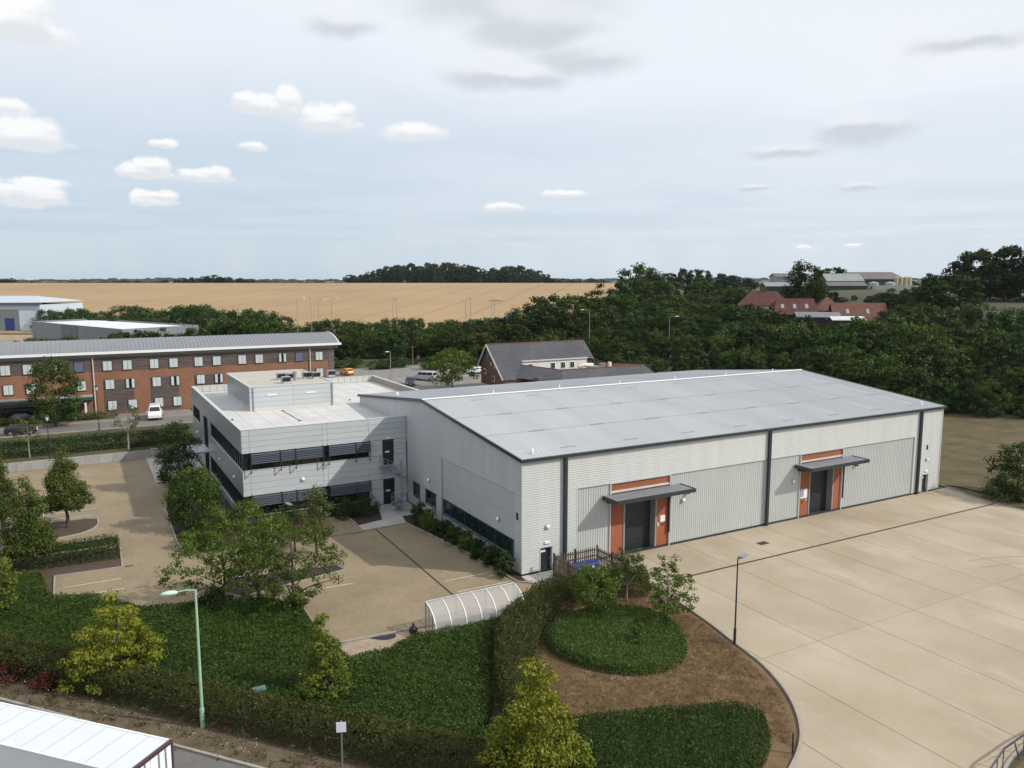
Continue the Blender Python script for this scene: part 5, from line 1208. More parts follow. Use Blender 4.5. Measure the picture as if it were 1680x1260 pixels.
# bushes along the left of the field and behind the hotel
g6 = 'bushes along the left edge of the wheat field'; l6 = 'bush in the bank along the left edge of the wheat field'
row(PB, AR(66, 340, 17), [(60, 330), (340, 270)], [(66, 495), (100, 504), (150, 511), (200, 509), (225, 503), (260, 511), (310, 502), (340, 500)], l6, g6, 3, cat='bush')
row(PB, AR(66, 340, 20), [(60, 305), (340, 262)], [(66, 505), (100, 512), (150, 519), (260, 519), (340, 512)], l6, g6, 3, cat='bush')
row(PB, AR(328, 480, 22), 250, [(320, 500), (335, 497), (360, 508), (425, 512), (450, 512), (480, 535)], 'rounded bush behind the low white industrial roof', 'bushes beyond the white roof', 3, cat='bush')
row(PW, AR(300, 480, 19), 215, [(300, 540), (350, 528), (430, 515), (480, 535)], 'tree rising behind the hotel roof', 'trees behind the hotel', 5)
row(PW, AR(160, 292, 17), 190, [(160, 553), (200, 542), (270, 540), (292, 549)], 'dark tree in front of the low white industrial roof', 'trees before the white roof', 3)
row(PB, AR(20, 140, 22), 190, [(20, 562), (80, 551), (120, 553), (140, 558)], 'green bush behind the left end of the hotel', 'bushes at the left end of the hotel', 3, cat='bush')
row(PB, AR(545, 800, 22), 190, [(545, 590), (600, 588), (700, 590), (800, 590)], 'undergrowth bush at the edge of the pub car park', 'undergrowth by the pub car park', 3, cat='bush')
# far skyline woods that read as one mass
def far_woods():
    mb = MB(); rg = np.random.default_rng(5)
    for Y, lo, hi, x0, x1, st in ((2300, 457.8, 461, -300, 1000, 5.5), (3300, 456.2, 459.2, -300, 1250, 5), (4300, 455.5, 458.5, 880, 1750, 5)):
        for x in np.arange(x0, x1, st):
            if rg.random() < .12: continue
            p = far(x+rg.uniform(-3, 3), Y+rg.uniform(-150, 150)); z = Tz(p); yt = rg.uniform(lo, hi)+1.2*sin(x*.013+Y); h = zat(yt, Y)-z
            if h < 2: continue
            r = rg.uniform(1.0, 1.7)*st/FPX*Y; mb.sphere((p[0], p[1], z+h*.45), r, 7, 5, h*.55/r)
    o = mb.build('distant_woodland', mat('far_leaf', (.018, .032, .014), .95, 0, .35, .02), smooth=True); o['kind'] = 'stuff'; o['label'] = 'far woods along the horizon'
far_woods()

# ------------------------------------------------------------------ small things on the site
def build_shelter():
    a, b, yb, D = -10.75, -3.85, -5.55, 1.75
    t = thing('cycle_shelter', 'curved clear-plastic cycle shelter with white hoops beside the ground cover', 'bike shelter', ((a+b)/2, yb-D/2, 0))
    n = 12; prof = [(yb-D*sin(th), .62+1.5*cos(th)) for th in np.linspace(0, pi/2, n)]+[(yb-D-.01, .1)]
    poly = bpy.data.materials.new('clear_plastic'); poly.use_nodes = True; nt = poly.node_tree; bs = nt.nodes['Principled BSDF']
    bs.inputs['Base Color'].default_value = (.50, .49, .48, 1); bs.inputs['Roughness'].default_value = .18; bs.inputs['Alpha'].default_value = .45
    bays = 6; xs = np.linspace(a, b, bays+1)
    for i in range(bays):
        m = MB(); m.v = [(x, y, z) for x in (xs[i]+.03, xs[i+1]-.03) for y, z in prof]; k = len(prof); m.f = [(j, j+1, k+j+1, k+j) for j in range(k-1)]
        m.build('roof_sheet', poly, t, smooth=True)
    for x in xs: MB().tube([(x, y, z+.02) for y, z in prof], .045, 6).build('hoop', whiteplast, t, smooth=True)
    for x in (a, b):
        m = MB(); pr = prof+[(yb, .1)]; m.v = [(x+.02, y, z) for y, z in pr]; m.f = [tuple(range(len(pr)))]; m.build('end_sheet', poly, t)
        for f in (0, .33, .66):
            y = yb-f*D; zt = np.interp(-y, [-p[0] for p in prof], [p[1] for p in prof]); MB().tube([(x, y, 0), (x, y, zt)], .025, 6).build('upright', galv, t)
    for x in xs[::2]: MB().tube([(x, yb, 0), (x, yb, 2.15)], .04, 8).build('post', galv, t)
    MB().tube([(a, yb, 2.16), (b, yb, 2.16)], .035, 6).build('eave_rail', galv, t)
    for i in range(5):
        x = a+1.0+i*1.2; MB().tube([(x, yb-1.4, 0), (x, yb-1.4, .7), (x, yb-.5, .7), (x, yb-.5, 0)], .025, 6).build('bike_stand', galv, t)
build_shelter()

def build_bin_store():
    wood = mat('fence_wood', (.095, .072, .056), .9, 0, .3, 4, stretch=(1, 1, .2), rand=.2); wd = mat('fence_post', (.040, .030, .026), .9)
    A = [(2.35, -1.35), (6.45, -1.35), (6.75, -5.3), (2.6, -5.3)]
    t = thing('bin_store_fence', 'weathered picket fence round the blue bins by the warehouse door', 'fence', (4.5, -3.3, 0))
    for (p, q) in ((A[0], A[1]), (A[1], A[2]), (A[2], A[3]), (A[3], A[0])):
        p = np.array(p); q = np.array(q); L_ = np.linalg.norm(q-p); d = (q-p)/L_; nr = np.array([-d[1], d[0]])
        for z in (.35, 1.1, 1.6): MB().bar((*(p+nr*.045), z), (*(q+nr*.045), z), .05, .09).build('rail', wood, t)
        for s in np.arange(.12, L_, .20):
            c = p+d*s; z1 = 1.85+random.uniform(-.02, .02); MB().bar((*c, .06), (*c, z1), .10, .022 if abs(d[0]) > .5 else .022).build('picket', wood, t)
        for s in (0, L_/2): c = p+d*s+nr*.11; MB().box(c[0]-.06, c[0]+.06, c[1]-.06, c[1]+.06, 0, 1.98).build('post', wd, t)
    bl = mat('bin_blue', (.022, .030, .16), .45, 0, .1, 3)
    for i, (u, v, lab) in enumerate(((3.75, -2.6, 'blue wheeled bin, the left of two behind the picket fence'), (5.0, -2.55, 'blue wheeled bin, the right of two behind the picket fence'))):
        b = thing('wheeled_bin', lab, 'bin', (u, v, 0), 'blue bins')
        m = MB(); m.v = [(u+x*s, v+y*s2, z) for z, s, s2 in ((.18, .44, .34), (1.1, .56, .44)) for x, y in ((-1, -1), (1, -1), (1, 1), (-1, 1))]
        m.f = [(3, 2, 1, 0), (4, 5, 6, 7)]+[(j, (j+1) % 4, 4+(j+1) % 4, 4+j) for j in range(4)]; m.build('body', bl, b)
        m = MB(); m.v = [(u+x, v+y, z) for x in (-.62, .62) for y, z in ((-.48, 1.11), (.48, 1.11), (.46, 1.20), (0, 1.28), (-.44, 1.20))]
        m.f = [(0, 1, 2, 3, 4), (9, 8, 7, 6, 5)]+[(j, 5+j, 5+(j+1) % 5, (j+1) % 5) for j in range(5)]; m.build('lid', bl, b)
        bx(u-.12, u+.12, v-.475, v-.46, .85, 1.05).build('bin_label', white, b)
        for x in (-.4, .4):
            for y in (-.26, .26): MB().tube([(u+x-.03, v+y, .10), (u+x+.03, v+y, .10)], .10, 10).build('wheel', shut, b)
build_bin_store()

def lamp_post(label, base, h, m, arm=1.0, ang=pi, head='cobra', r=.075, name='street_lamp', group=None, headm=None, z0=0.0):
    x, y = base[0], base[1]; z0 = base[2] if len(base) > 2 else z0
    t = thing(name, label, 'street lamp', (x, y, z0), group)
    MB().tube([(x, y, z0-.1), (x, y, z0+1.1)], r*1.55, 10).build('post_base', m, t)
    MB().tube([(x, y, z0+1.1), (x, y, z0+h)], [r, r*.7], 10).build('post', m, t)
    dx, dy = cos(ang), sin(ang)
    if head == 'cobra':
        MB().tube([(x, y, z0+h-.02), (x+dx*arm*.5, y+dy*arm*.5, z0+h+.02), (x+dx*arm, y+dy*arm, z0+h-.06)], r*.55, 8).build('arm', m, t)
        hd = MB(); n = 10; L_ = .85
        for i in range(7):
            f = i/6; wv = .19*sin(pi*(.12+.80*f))**.7; ht = .13*sin(pi*(.15+.75*f))
            cx, cy = x+dx*(arm-.05+L_*f), y+dy*(arm-.05+L_*f); cz = z0+h-.07-.06*f
            hd.v += [(cx-dy*wv*cos(2*pi*k/n), cy+dx*wv*cos(2*pi*k/n), cz+ht*sin(2*pi*k/n)) for k in range(n)]
        hd.f = [(i*n+k, (i+1)*n+k, (i+1)*n+(k+1) % n, i*n+(k+1) % n) for i in range(6) for k in range(n)]+[tuple(range(n)), tuple(range(7*n-1, 6*n-1, -1))]
        hd.build('lamp_head', headm or m, t, smooth=True)
    elif head == 'flat':
        MB().bar((x, y, z0+h), (x+dx*.3, y+dy*.3, z0+h), .06, .06).build('arm', m, t)
        MB().bar((x+dx*.25, y+dy*.25, z0+h+.03), (x+dx*.95, y+dy*.95, z0+h+.10), .34, .10).build('lamp_head', headm or galv, t)
    elif head == 'lantern':
        m2 = MB(); c = (x, y)
        MB().tube([(x, y, z0+h), (x, y, z0+h+.5)], [.13, .22], 8).build('lantern_glass', mat('lantern_glass', (.55, .56, .53), .25), t)
        MB().tube([(x, y, z0+h+.5), (x, y, z0+h+.56), (x, y, z0+h+.78)], [.28, .28, .06], 8).build('lantern_cap', m, t)
        MB().bar((x-.45, y, z0+h-.1), (x+.45, y, z0+h-.1), .04, .04).build('ladder_bar', m, t)
    return t
green_p = mat('green_post', (.30, .47, .32), .5, 0, .08, 2); blackm = mat('black_post', (.018, .02, .025), .45)
p = gp(333, 1193); Yc = camxy(p[0], p[1])[1]
ang_left = atan2(-RT2[1], -RT2[0])
lamp_post('pale green street lamp standing in the road hedge', p, zat(968, Yc), green_p, .95, ang_left+.15, 'cobra', .085, headm=mat('lamp_head_green', (.52, .68, .58), .4))
p = gp(1205, 1057); lamp_post('black lamp post at the kerb of the dry lawn', p, 5.9, blackm, head='flat', ang=0.25, r=.06)
p = gp(82, 752, 1.2); Yc = camxy(p[0], p[1])[1]; lamp_post('black lantern lamp behind the retaining wall', p, zat(690, Yc)-1.2, blackm, head='lantern', r=.06)
p = gp(163, 706, 1.5); Yc = camxy(p[0], p[1])[1]; lamp_post('thin dark lamp post by the hotel road', p, zat(640, Yc)-1.5, blackm, head='lantern', r=.05)
p = gp(484, 905); lamp_post('slim black lamp post among the shrubs before the office', p, 4.2, blackm, head='flat', ang=2.0, r=.05)
wp_ = mat('lamp_grey', (.27, .28, .27), .5)
def far_lamp(px, yb, yt, Y, lab, head=1):
    q = far(px, Y); z = Tz(q); h = zat(yt, Y)-z
    t = thing('road_lamp', lab, 'street lamp', (q[0], q[1], z), 'lamps along the main road')
    MB().tube([(q[0], q[1], z-.2), (q[0], q[1], z+h)], [.11, .06], 7).build('post', wp_, t)
    if head:
        d = -RT2 if head < 0 else RT2; MB().bar((q[0], q[1], z+h), (q[0]+d[0]*1.6, q[1]+d[1]*1.6, z+h+.15), .10, .10).build('arm', wp_, t)
        MB().bar((q[0]+d[0]*1.5, q[1]+d[1]*1.5, z+h+.12), (q[0]+d[0]*2.4, q[1]+d[1]*2.4, z+h+.2), .36, .2).build('lamp_head', white, t)
for (x, yt, Y, lab, hd) in ((387, 507, 235, 'grey road lamp rising from the left of the rounded bushes', 1), (432, 509, 222, 'grey road lamp before the rounded bushes, nearest the hotel roof', -1), (370, 512, 255, 'short road lamp by the grey sign board', 1),
        (486, 491, 238, 'road lamp at the bend of the road behind the hotel', 1), (509, 489, 236, 'road lamp in the middle of the group behind the hotel end', -1), (521, 492, 250, 'paler road lamp just right of the group behind the hotel end', 1), (543, 490, 255, 'road lamp against the wheat above the end of the hotel roof', 1),
        (644, 493, 262, 'left lamp of the pair against the wheat above the yellow car', 1), (650, 491, 238, 'right lamp of the pair against the wheat above the yellow car', -1), (764, 492, 258, 'left lamp of the pair against the wheat above the pub tree', -1), (772, 490, 240, 'right lamp of the pair against the wheat above the pub tree', -1),
        (807, 490, 255, 'left lamp of the pair above the pub gable', 1), (811, 493, 240, 'right lamp of the pair above the pub gable', 1), (831, 511, 236, 'shorter lamp against the bushes above the pub roof', 1), (968, 509, 215, 'lamp with arm to the left in the dark wood above the pub', -1), (1100, 520, 205, 'lamp with arm to the right in the wood behind the warehouse', 1)):
    far_lamp(x, 0, yt, Y, lab, hd)
q = gp(641, 622, 2.9); lamp_post('white-headed lamp in the pub car park beside the dark car', (q[0], q[1], 2.9), 6.0, wp_, .3, ang_left, 'cobra', .08, headm=white)
q = far(749, 186); lamp_post('white-headed lamp behind the small tree of the pub car park', (q[0], q[1], Tz(q)), zat(577, 186)-Tz(q), wp_, .3, ang_left+pi, 'cobra', .08, headm=white)
q = far(675, 196); t = thing('telegraph_pole', 'brown wooden pole at the edge of the wood behind the silver van', 'pole', (q[0], q[1], Tz(q)))
MB().tube([(q[0], q[1], Tz(q)-.2), (q[0], q[1], zat(567, 196))], [.16, .12], 8).build('post', mat('pole_wood', (.16, .10, .06), .9), t); MB().bar((q[0]-.8, q[1]+.4, zat(569, 196)), (q[0]+.8, q[1]-.4, zat(569, 196)), .1, .12).build('crossarm', MATS['pole_wood'], t)

def road_sign():
    p = gp(561, 1300); p = gp(562, 1262); x, y = p[0], p[1]; Y = camxy(x, y)[1]
    t = thing('road_sign', 'small white square sign on a thin grey post beside the road hedge', 'sign', (x, y, 0))
    zt = zat(1184, Y); MB().tube([(x, y, -.1), (x, y, zt+.05)], .038, 8).build('post', galv, t)
    d = np.array([.92, -.39]); n = np.array([-.39, -.92]); s = .24
    m = MB(); c = np.array([x, y])+n*.05; 
    m.bar((*(c-d*s), zt-.26), (*(c+d*s), zt-.26), .02, .52); m.build('sign_plate', mat('sign_face', (.66, .68, .72), .5), t)
road_sign()
def back_sign():
    Y = 243; a = far(336, Y); b = far(359, Y); z0 = zat(532, Y); z1 = zat(522, Y)
    t = thing('road_sign_board', 'grey back of a wide road sign among the bushes behind the white roof', 'sign', (a[0], a[1], Tz(a)))
    d = (b-a)/np.linalg.norm(b-a)
    MB().bar((*a, (z0+z1)/2), (*b, (z0+z1)/2), .08, z1-z0).build('sign_plate', mat('sign_back', (.30, .31, .31), .5, .3), t)
    for f in (.2, .8): c = a+(b-a)*f; MB().tube([(c[0]-.1, c[1]+.1, Tz(c)), (c[0]-.1, c[1]+.1, z1)], .09, 6).build('post', galv, t)
back_sign()
def small_bits():
    x, y = -11.6, -5.35
    t = thing('rubbish_bag', 'tied black rubbish sack at the corner of the cycle shelter', 'bag', (x, y, 0))
    m = MB(); n = 12
    prof = [(.05, 0), (.24, .02), (.30, .16), (.28, .32), (.17, .46), (.06, .54), (.05, .58), (.11, .66), (.02, .67)]
    for r, z in prof: m.v += [(x+r*cos(2*pi*k/n)*(1+.12*sin(3*k+z*9)), y+r*sin(2*pi*k/n)*(1+.12*cos(2*k+z*7)), z) for k in range(n)]
    m.f = [(i*n+k, i*n+(k+1) % n, (i+1)*n+(k+1) % n, (i+1)*n+k) for i in range(len(prof)-1) for k in range(n)]
    m.build('sack', mat('bin_liner', (.010, .010, .013), .35, 0, 0, 1, .4, 14), t, smooth=True)
    c = gp(1300, 1236); t = thing('marker_post', 'thin dark marker post at the yard kerb beside the bottom hedge', 'post', (c[0], c[1], 0))
    MB().tube([(c[0], c[1], 0), (c[0], c[1], 1.05)], .045, 8).build('post', blackm, t); MB().tube([(c[0], c[1], 1.05), (c[0], c[1], 1.1)], .06, 8).build('cap', blackm, t)
    # teal lid sunk in the ground cover
    c = gp(425, 1133, .9); t = thing('teal_cabinet', 'small teal cabinet lid poking out of the road hedge', 'cabinet', (c[0], c[1], 0))
    bx(c[0]-.3, c[0]+.3, c[1]-.2, c[1]+.2, 0, .95).build('body', mat('teal', (.06, .15, .14), .6), t)
    m = MB(); m.v = [(c[0]+sx*.36, c[1]+yy, zz) for sx in (-1, 1) for yy, zz in ((-.26, .95), (.26, .95), (.24, 1.05), (0, 1.16), (-.24, 1.05))]; m.f = [(0, 1, 2, 3, 4), (9, 8, 7, 6, 5)]+[(j, 5+j, 5+(j+1) % 5, (j+1) % 5) for j in range(5)]; m.build('lid', MATS['teal'], t)
    # low rail at the corner of the entrance
    rail = mat('rail_grey', (.10, .10, .11), .5, .4, .2, 3); P = [(2.6, -36.6), (5.25, -33.9), (8.4, -33.05), (11.7, -32.75), (15, -32.7), (19, -32.7)]
    P = [(x, y-.5) for x, y in P]
    t = thing('low_barrier', 'low metal barrier rail at the bottom right corner of the yard', 'barrier', (8, -33.5, 0))
    for i in range(len(P)-1):
        a, b = P[i], P[i+1]; MB().bar((*a, .98), (*b, .98), .06, .10).build('top_rail', rail, t)
        k = 3
        for j in range(k):
            f = j/k; cx = a[0]+(b[0]-a[0])*f; cy = a[1]+(b[1]-a[1])*f; s = .28 if j % 2 else -.28
            MB().bar((cx, cy, .95), (cx+s, cy-.15, 0), .05, .05).build('strut', rail, t)
    foliage_mass('corner_shrub', [(9.5, -36), (14, -34.4), (20, -34.6), (20, -40), (9, -40)], .9, L_hedge, 90, .18, 'low bush behind the metal barrier at the bottom right', cat='shrub', edge=1.0, lump=.3)
small_bits()

# ------------------------------------------------------------------ lorry trailer
def build_trailer():
    # rear right-hand top corner and heading read from the photo, roof at 4 m
    r0 = np.array([-28.0, -18.05]); d = np.array([-.682, .731]); d /= np.linalg.norm(d); n = np.array([-d[1], d[0]])   # n points to the left of heading
    if n@np.array([-1, -1]) < 0: n = -n
    W = 2.55; L_ = 13.6; zt = 4.0; zb = 1.05
    P = lambda s, w, z: (*(r0+d*s+n*w), z)
    t = thing('lorry_trailer', 'white box lorry trailer on the road, cut off by the picture corner', 'trailer', (*r0, 0))
    tw = mat('trailer_white', (.74, .755, .77), .4, 0, .04, .6); tr = mat('trailer_roof', (.63, .65, .67), .45, 0, .03, .5); seam = mat('trailer_seam', (.42, .43, .44), .6)
    fr = mat('door_frame_maroon', (.060, .035, .034), .5)
    def boxp(s0, s1, w0, w1, z0, z1):
        m = MB(); m.v = [P(s, w, z) for z in (z0, z1) for s, w in ((s0, w0), (s1, w0), (s1, w1), (s0, w1))]
        m.f = [(0, 1, 2, 3), (7, 6, 5, 4)]+[((i+1) % 4, i, 4+i, 4+(i+1) % 4) for i in range(4)]; return m
    boxp(.05, L_, .0, W, zb, zt-.03).build('box_body', tw, t)
    rf = boxp(.12, L_, .03, W-.03, zt-.028, zt).build('roof', tr, t)
    for s in np.arange(1.1, L_, 1.18): boxp(s, s+.035, .06, W-.06, zt+.001, zt+.012).build('roof_seam', seam, rf)
    for w0, w1 in ((-.02, .07), (W-.07, W+.02)): boxp(.1, L_, w0, w1, zt-.06, zt+.03).build('roof_rail', tw, t)
    f = MB()
    for a in ((-.06, .10, -.03, .07, zb, zt+.03), (-.06, .10, W-.07, W+.03, zb, zt+.03), (-.06, .10, .07, W-.07, zt-.12, zt+.03), (-.06, .1, .07, W-.07, zb, zb+.1)):
        b = boxp(*a); f.add(b.v, b.f)
    f.build('rear_frame', fr, t)
    for w0 in (.09, W/2+.01):
        dr = boxp(-.03, .04, w0, w0+W/2-.10, zb+.12, zt-.14).build('rear_door', tw, t)
        for k in (.35, .75): boxp(-.09, -.05, w0+k-.02, w0+k+.02, zb+.1, zt-.1).build('lock_rod', galv, dr)
    boxp(1.0, L_-.2, .5, W-.5, .85, zb).build('chassis', anth, t)
    for s in (2.0, 3.3, 4.6):
        for w in (.03, W-.33):
            c0 = np.array(P(s, w, .5)); c1 = np.array(P(s, w+.3, .5)); wl = MB().tube([c0, c1], .5, 18).build('wheel', shut, t); MB().tube([c0-np.array([*n, 0])*.01, c1+np.array([*n, 0])*.01], .27, 14).build('rim', galv, wl)
    boxp(-.02, .08, .25, W-.25, .45, .62).build('bumper', anth, t)
    for w in (.3, W-.55): boxp(-.05, -.02, w, w+.25, .68, .8).build('tail_light', mat('tail_red', (.35, .02, .02), .3), t)
    for w in (.5, W-.7): boxp(10.5, 10.7, w, w+.2, 0, .85).build('landing_leg', galv, t)
build_trailer()

# ------------------------------------------------------------------ cars
tyre = mat('tyre', (.015, .015, .016), .8); rim = mat('rim', (.35, .36, .37), .35, .7); carglass = mat('car_glass', (.012, .015, .018), .08, spec=.7)
def build_car(label, loc, rz, paint, kind='hatch'):
    t = thing('parked_car' if kind != 'van' else 'parked_van', label, 'car' if kind != 'van' else 'van', loc)
    if kind == 'van': L_, W, low, top = 5.0, 1.9, [(-2.5, .35), (-2.5, .95), (-2.45, 1.15), (1.6, 1.15), (2.3, .98), (2.5, .8), (2.5, .35)], [(-2.46, 1.13), (-2.38, 1.85), (-2.2, 1.93), (.75, 1.93), (1.0, 1.86), (1.75, 1.13)]
    elif kind == 'suv': L_, W, low, top = 4.6, 1.85, [(-2.3, .35), (-2.3, .9), (-2.2, 1.05), (1.1, 1.05), (2.05, .92), (2.3, .72), (2.3, .35)], [(-2.2, 1.03), (-1.85, 1.55), (-1.6, 1.63), (.1, 1.63), (.35, 1.57), (1.15, 1.03)]
    else: L_, W, low, top = 4.2, 1.78, [(-2.1, .32), (-2.1, .82), (-1.98, .98), (.95, .98), (1.85, .82), (2.1, .62), (2.1, .32)], [(-2.0, .96), (-1.6, 1.42), (-1.35, 1.50), (.1, 1.48), (.35, 1.42), (1.05, .96)]
    t.rotation_euler = (0, 0, rz); pm = mat('paint_'+label[:12], paint, .25, .15, spec=.6)
    def ext(prof, w0, w1):
        m = MB(); k = len(prof); cz = min(z for _, z in prof); hz = max(z for _, z in prof)
        for s in (-1, 1): m.v += [(x, s*(w0+(w1-w0)*(z-cz)/(hz-cz))/2, z) for x, z in prof]
        m.f = [tuple(range(k)), tuple(range(2*k-1, k-1, -1))]+[((i+1) % k, i, k+i, k+(i+1) % k) for i in range(k)]; return m
    def bl(m, name, mt, parent=t, sm=False):
        me = bpy.data.meshes.new(name); me.from_pydata(m.v, [], m.f); me.materials.append(mt); o = bpy.data.objects.new(name, me); col.objects.link(o); o.parent = parent; return o
    o = bl(ext(low, W, W*.97), 'body', pm); b = o.modifiers.new('b', 'BEVEL'); b.width = .07; b.segments = 2
    o = bl(ext(top, W*.95, W*.76), 'cabin', pm); b = o.modifiers.new('b', 'BEVEL'); b.width = .06; b.segments = 2
    # glass: sides, front and rear, a little proud of the cabin
    x0, x1 = top[0][0], top[-1][0]; zt = max(z for _, z in top); zb = top[0][1]
    for s in (-1, 1):
        g0 = [(top[1][0]-.05+.12, zt-.18), (top[-2][0]-.12, zt-.18), (x1-.35, zb+.12), (x0+.32, zb+.12)]
        def wy(z): return s*((W*.95+(W*.76-W*.95)*(z-zb)/(zt-zb))/2+.012)
        xs = [g0[3][0]+(g0[2][0]-g0[3][0])*f for f in (0, .36, .40, .70, .73, 1)]; xt = [g0[0][0]+(g0[1][0]-g0[0][0])*f for f in (0, .36, .40, .70, .73, 1)]
        for a in (0, 2, 4):
            m = MB(); m.quad((xs[a], wy(g0[3][1]), g0[3][1]), (xs[a+1], wy(g0[3][1]), g0[3][1]), (xt[a+1], wy(g0[0][1]), g0[0][1]), (xt[a], wy(g0[0][1]), g0[0][1])); bl(m, 'side_window', carglass)
    def screen(pa, pb, sx, nm):
        m = MB(); f0, f1 = .14, .86; A = np.array(pa)+(np.array(pb)-np.array(pa))*f0; B = np.array(pa)+(np.array(pb)-np.array(pa))*f1
        def hw(z): return (W*.95+(W*.76-W*.95)*(z-zb)/(zt-zb))/2-.12
        m.quad((A[0]+sx, -hw(A[1]), A[1]+.01), (A[0]+sx, hw(A[1]), A[1]+.01), (B[0]+sx, hw(B[1]), B[1]+.01), (B[0]+sx, -hw(B[1]), B[1]+.01)); bl(m, nm, carglass)
    screen(top[-1], top[-2], .02, 'windscreen'); screen(top[0], top[1], -.02, 'rear_window')
    xe = L_/2
    for s in (-1, 1):
        for x in (-xe+.8, xe-.85):
            wl = bl(MB().tube([(x, s*(W/2-.20), .32), (x, s*(W/2+.01), .32)], .32, 16), 'wheel', tyre); bl(MB().tube([(x, s*(W/2+.005), .32), (x, s*(W/2+.022), .32)], .2, 12), 'rim', rim, wl)
        bl(MB().box(xe-.10, xe+.012, s*(W/2-.42), s*(W/2-.08), .60, .76), 'headlight', whiteplast); bl(MB().box(-xe-.012, -xe+.08, s*(W/2-.30), s*(W/2-.06), .68, .92), 'tail_light', mat('tail_red', (.35, .02, .02), .3))
        bl(MB().box(top[-1][0]-.25, top[-1][0]-.05, s*(W/2), s*(W/2+.18), zb+.0, zb+.15), 'mirror', pm)
    bl(MB().box(-xe-.012, -xe+.01, -.26, .26, .5, .62), 'number_plate', mat('plate_yellow', (.6, .5, .08), .5)); bl(MB().box(xe-.01, xe+.014, -.26, .26, .40, .52), 'number_plate', white)
    return t
def on_land(px, py):                       # where a pixel's ray meets the land
    d = ray(px, py)
    for k in np.linspace(.02, .5, 4000):
        q = CAM+d*k
        if q[2] <= Tz(q): return q
    return CAM+d*.2
def car_at(label, px, py, rz, paint, kind, lift=.04):
    q = on_land(px, py); return build_car(label, (q[0], q[1], Tz(q)+lift), rz, paint, kind)
cv = RAD(90)
car_at('bright yellow hatchback at the edge of the pub car park', 569, 615, cv+RAD(10), (.75, .30, .008), 'hatch')
car_at('silver people carrier in the pub car park', 697, 624, cv+RAD(38), (.50, .51, .53), 'van')
car_at('dark grey hatchback parked left of the silver people carrier', 673, 632, -cv-RAD(20), (.030, .035, .045), 'suv')
car_at('white saloon half hidden behind the pub gable', 779, 613, RAD(178), (.75, .75, .75), 'hatch')
q = gp(255, 690, 1.53); build_car('white van parked before the hotel', (q[0]+.2, q[1]+2.4, 1.53), -cv-RAD(6), (.78, .78, .78), 'van').scale = (1, 1.08, 1.15)
q = gp(33, 718, 1.5); build_car('dark car on the hotel road behind the thin sapling', (q[0], 81.2, 1.52), 0.0, (.02, .02, .022), 'hatch')
for nm, lab, px in (('parked_car', 'dark car in the shade of the hotel entrance', 40),):
    q = gp(px, 697, 1.5); build_car(lab, (q[0], 92.0, 1.52), 0.1, (.05, .05, .055), 'hatch')

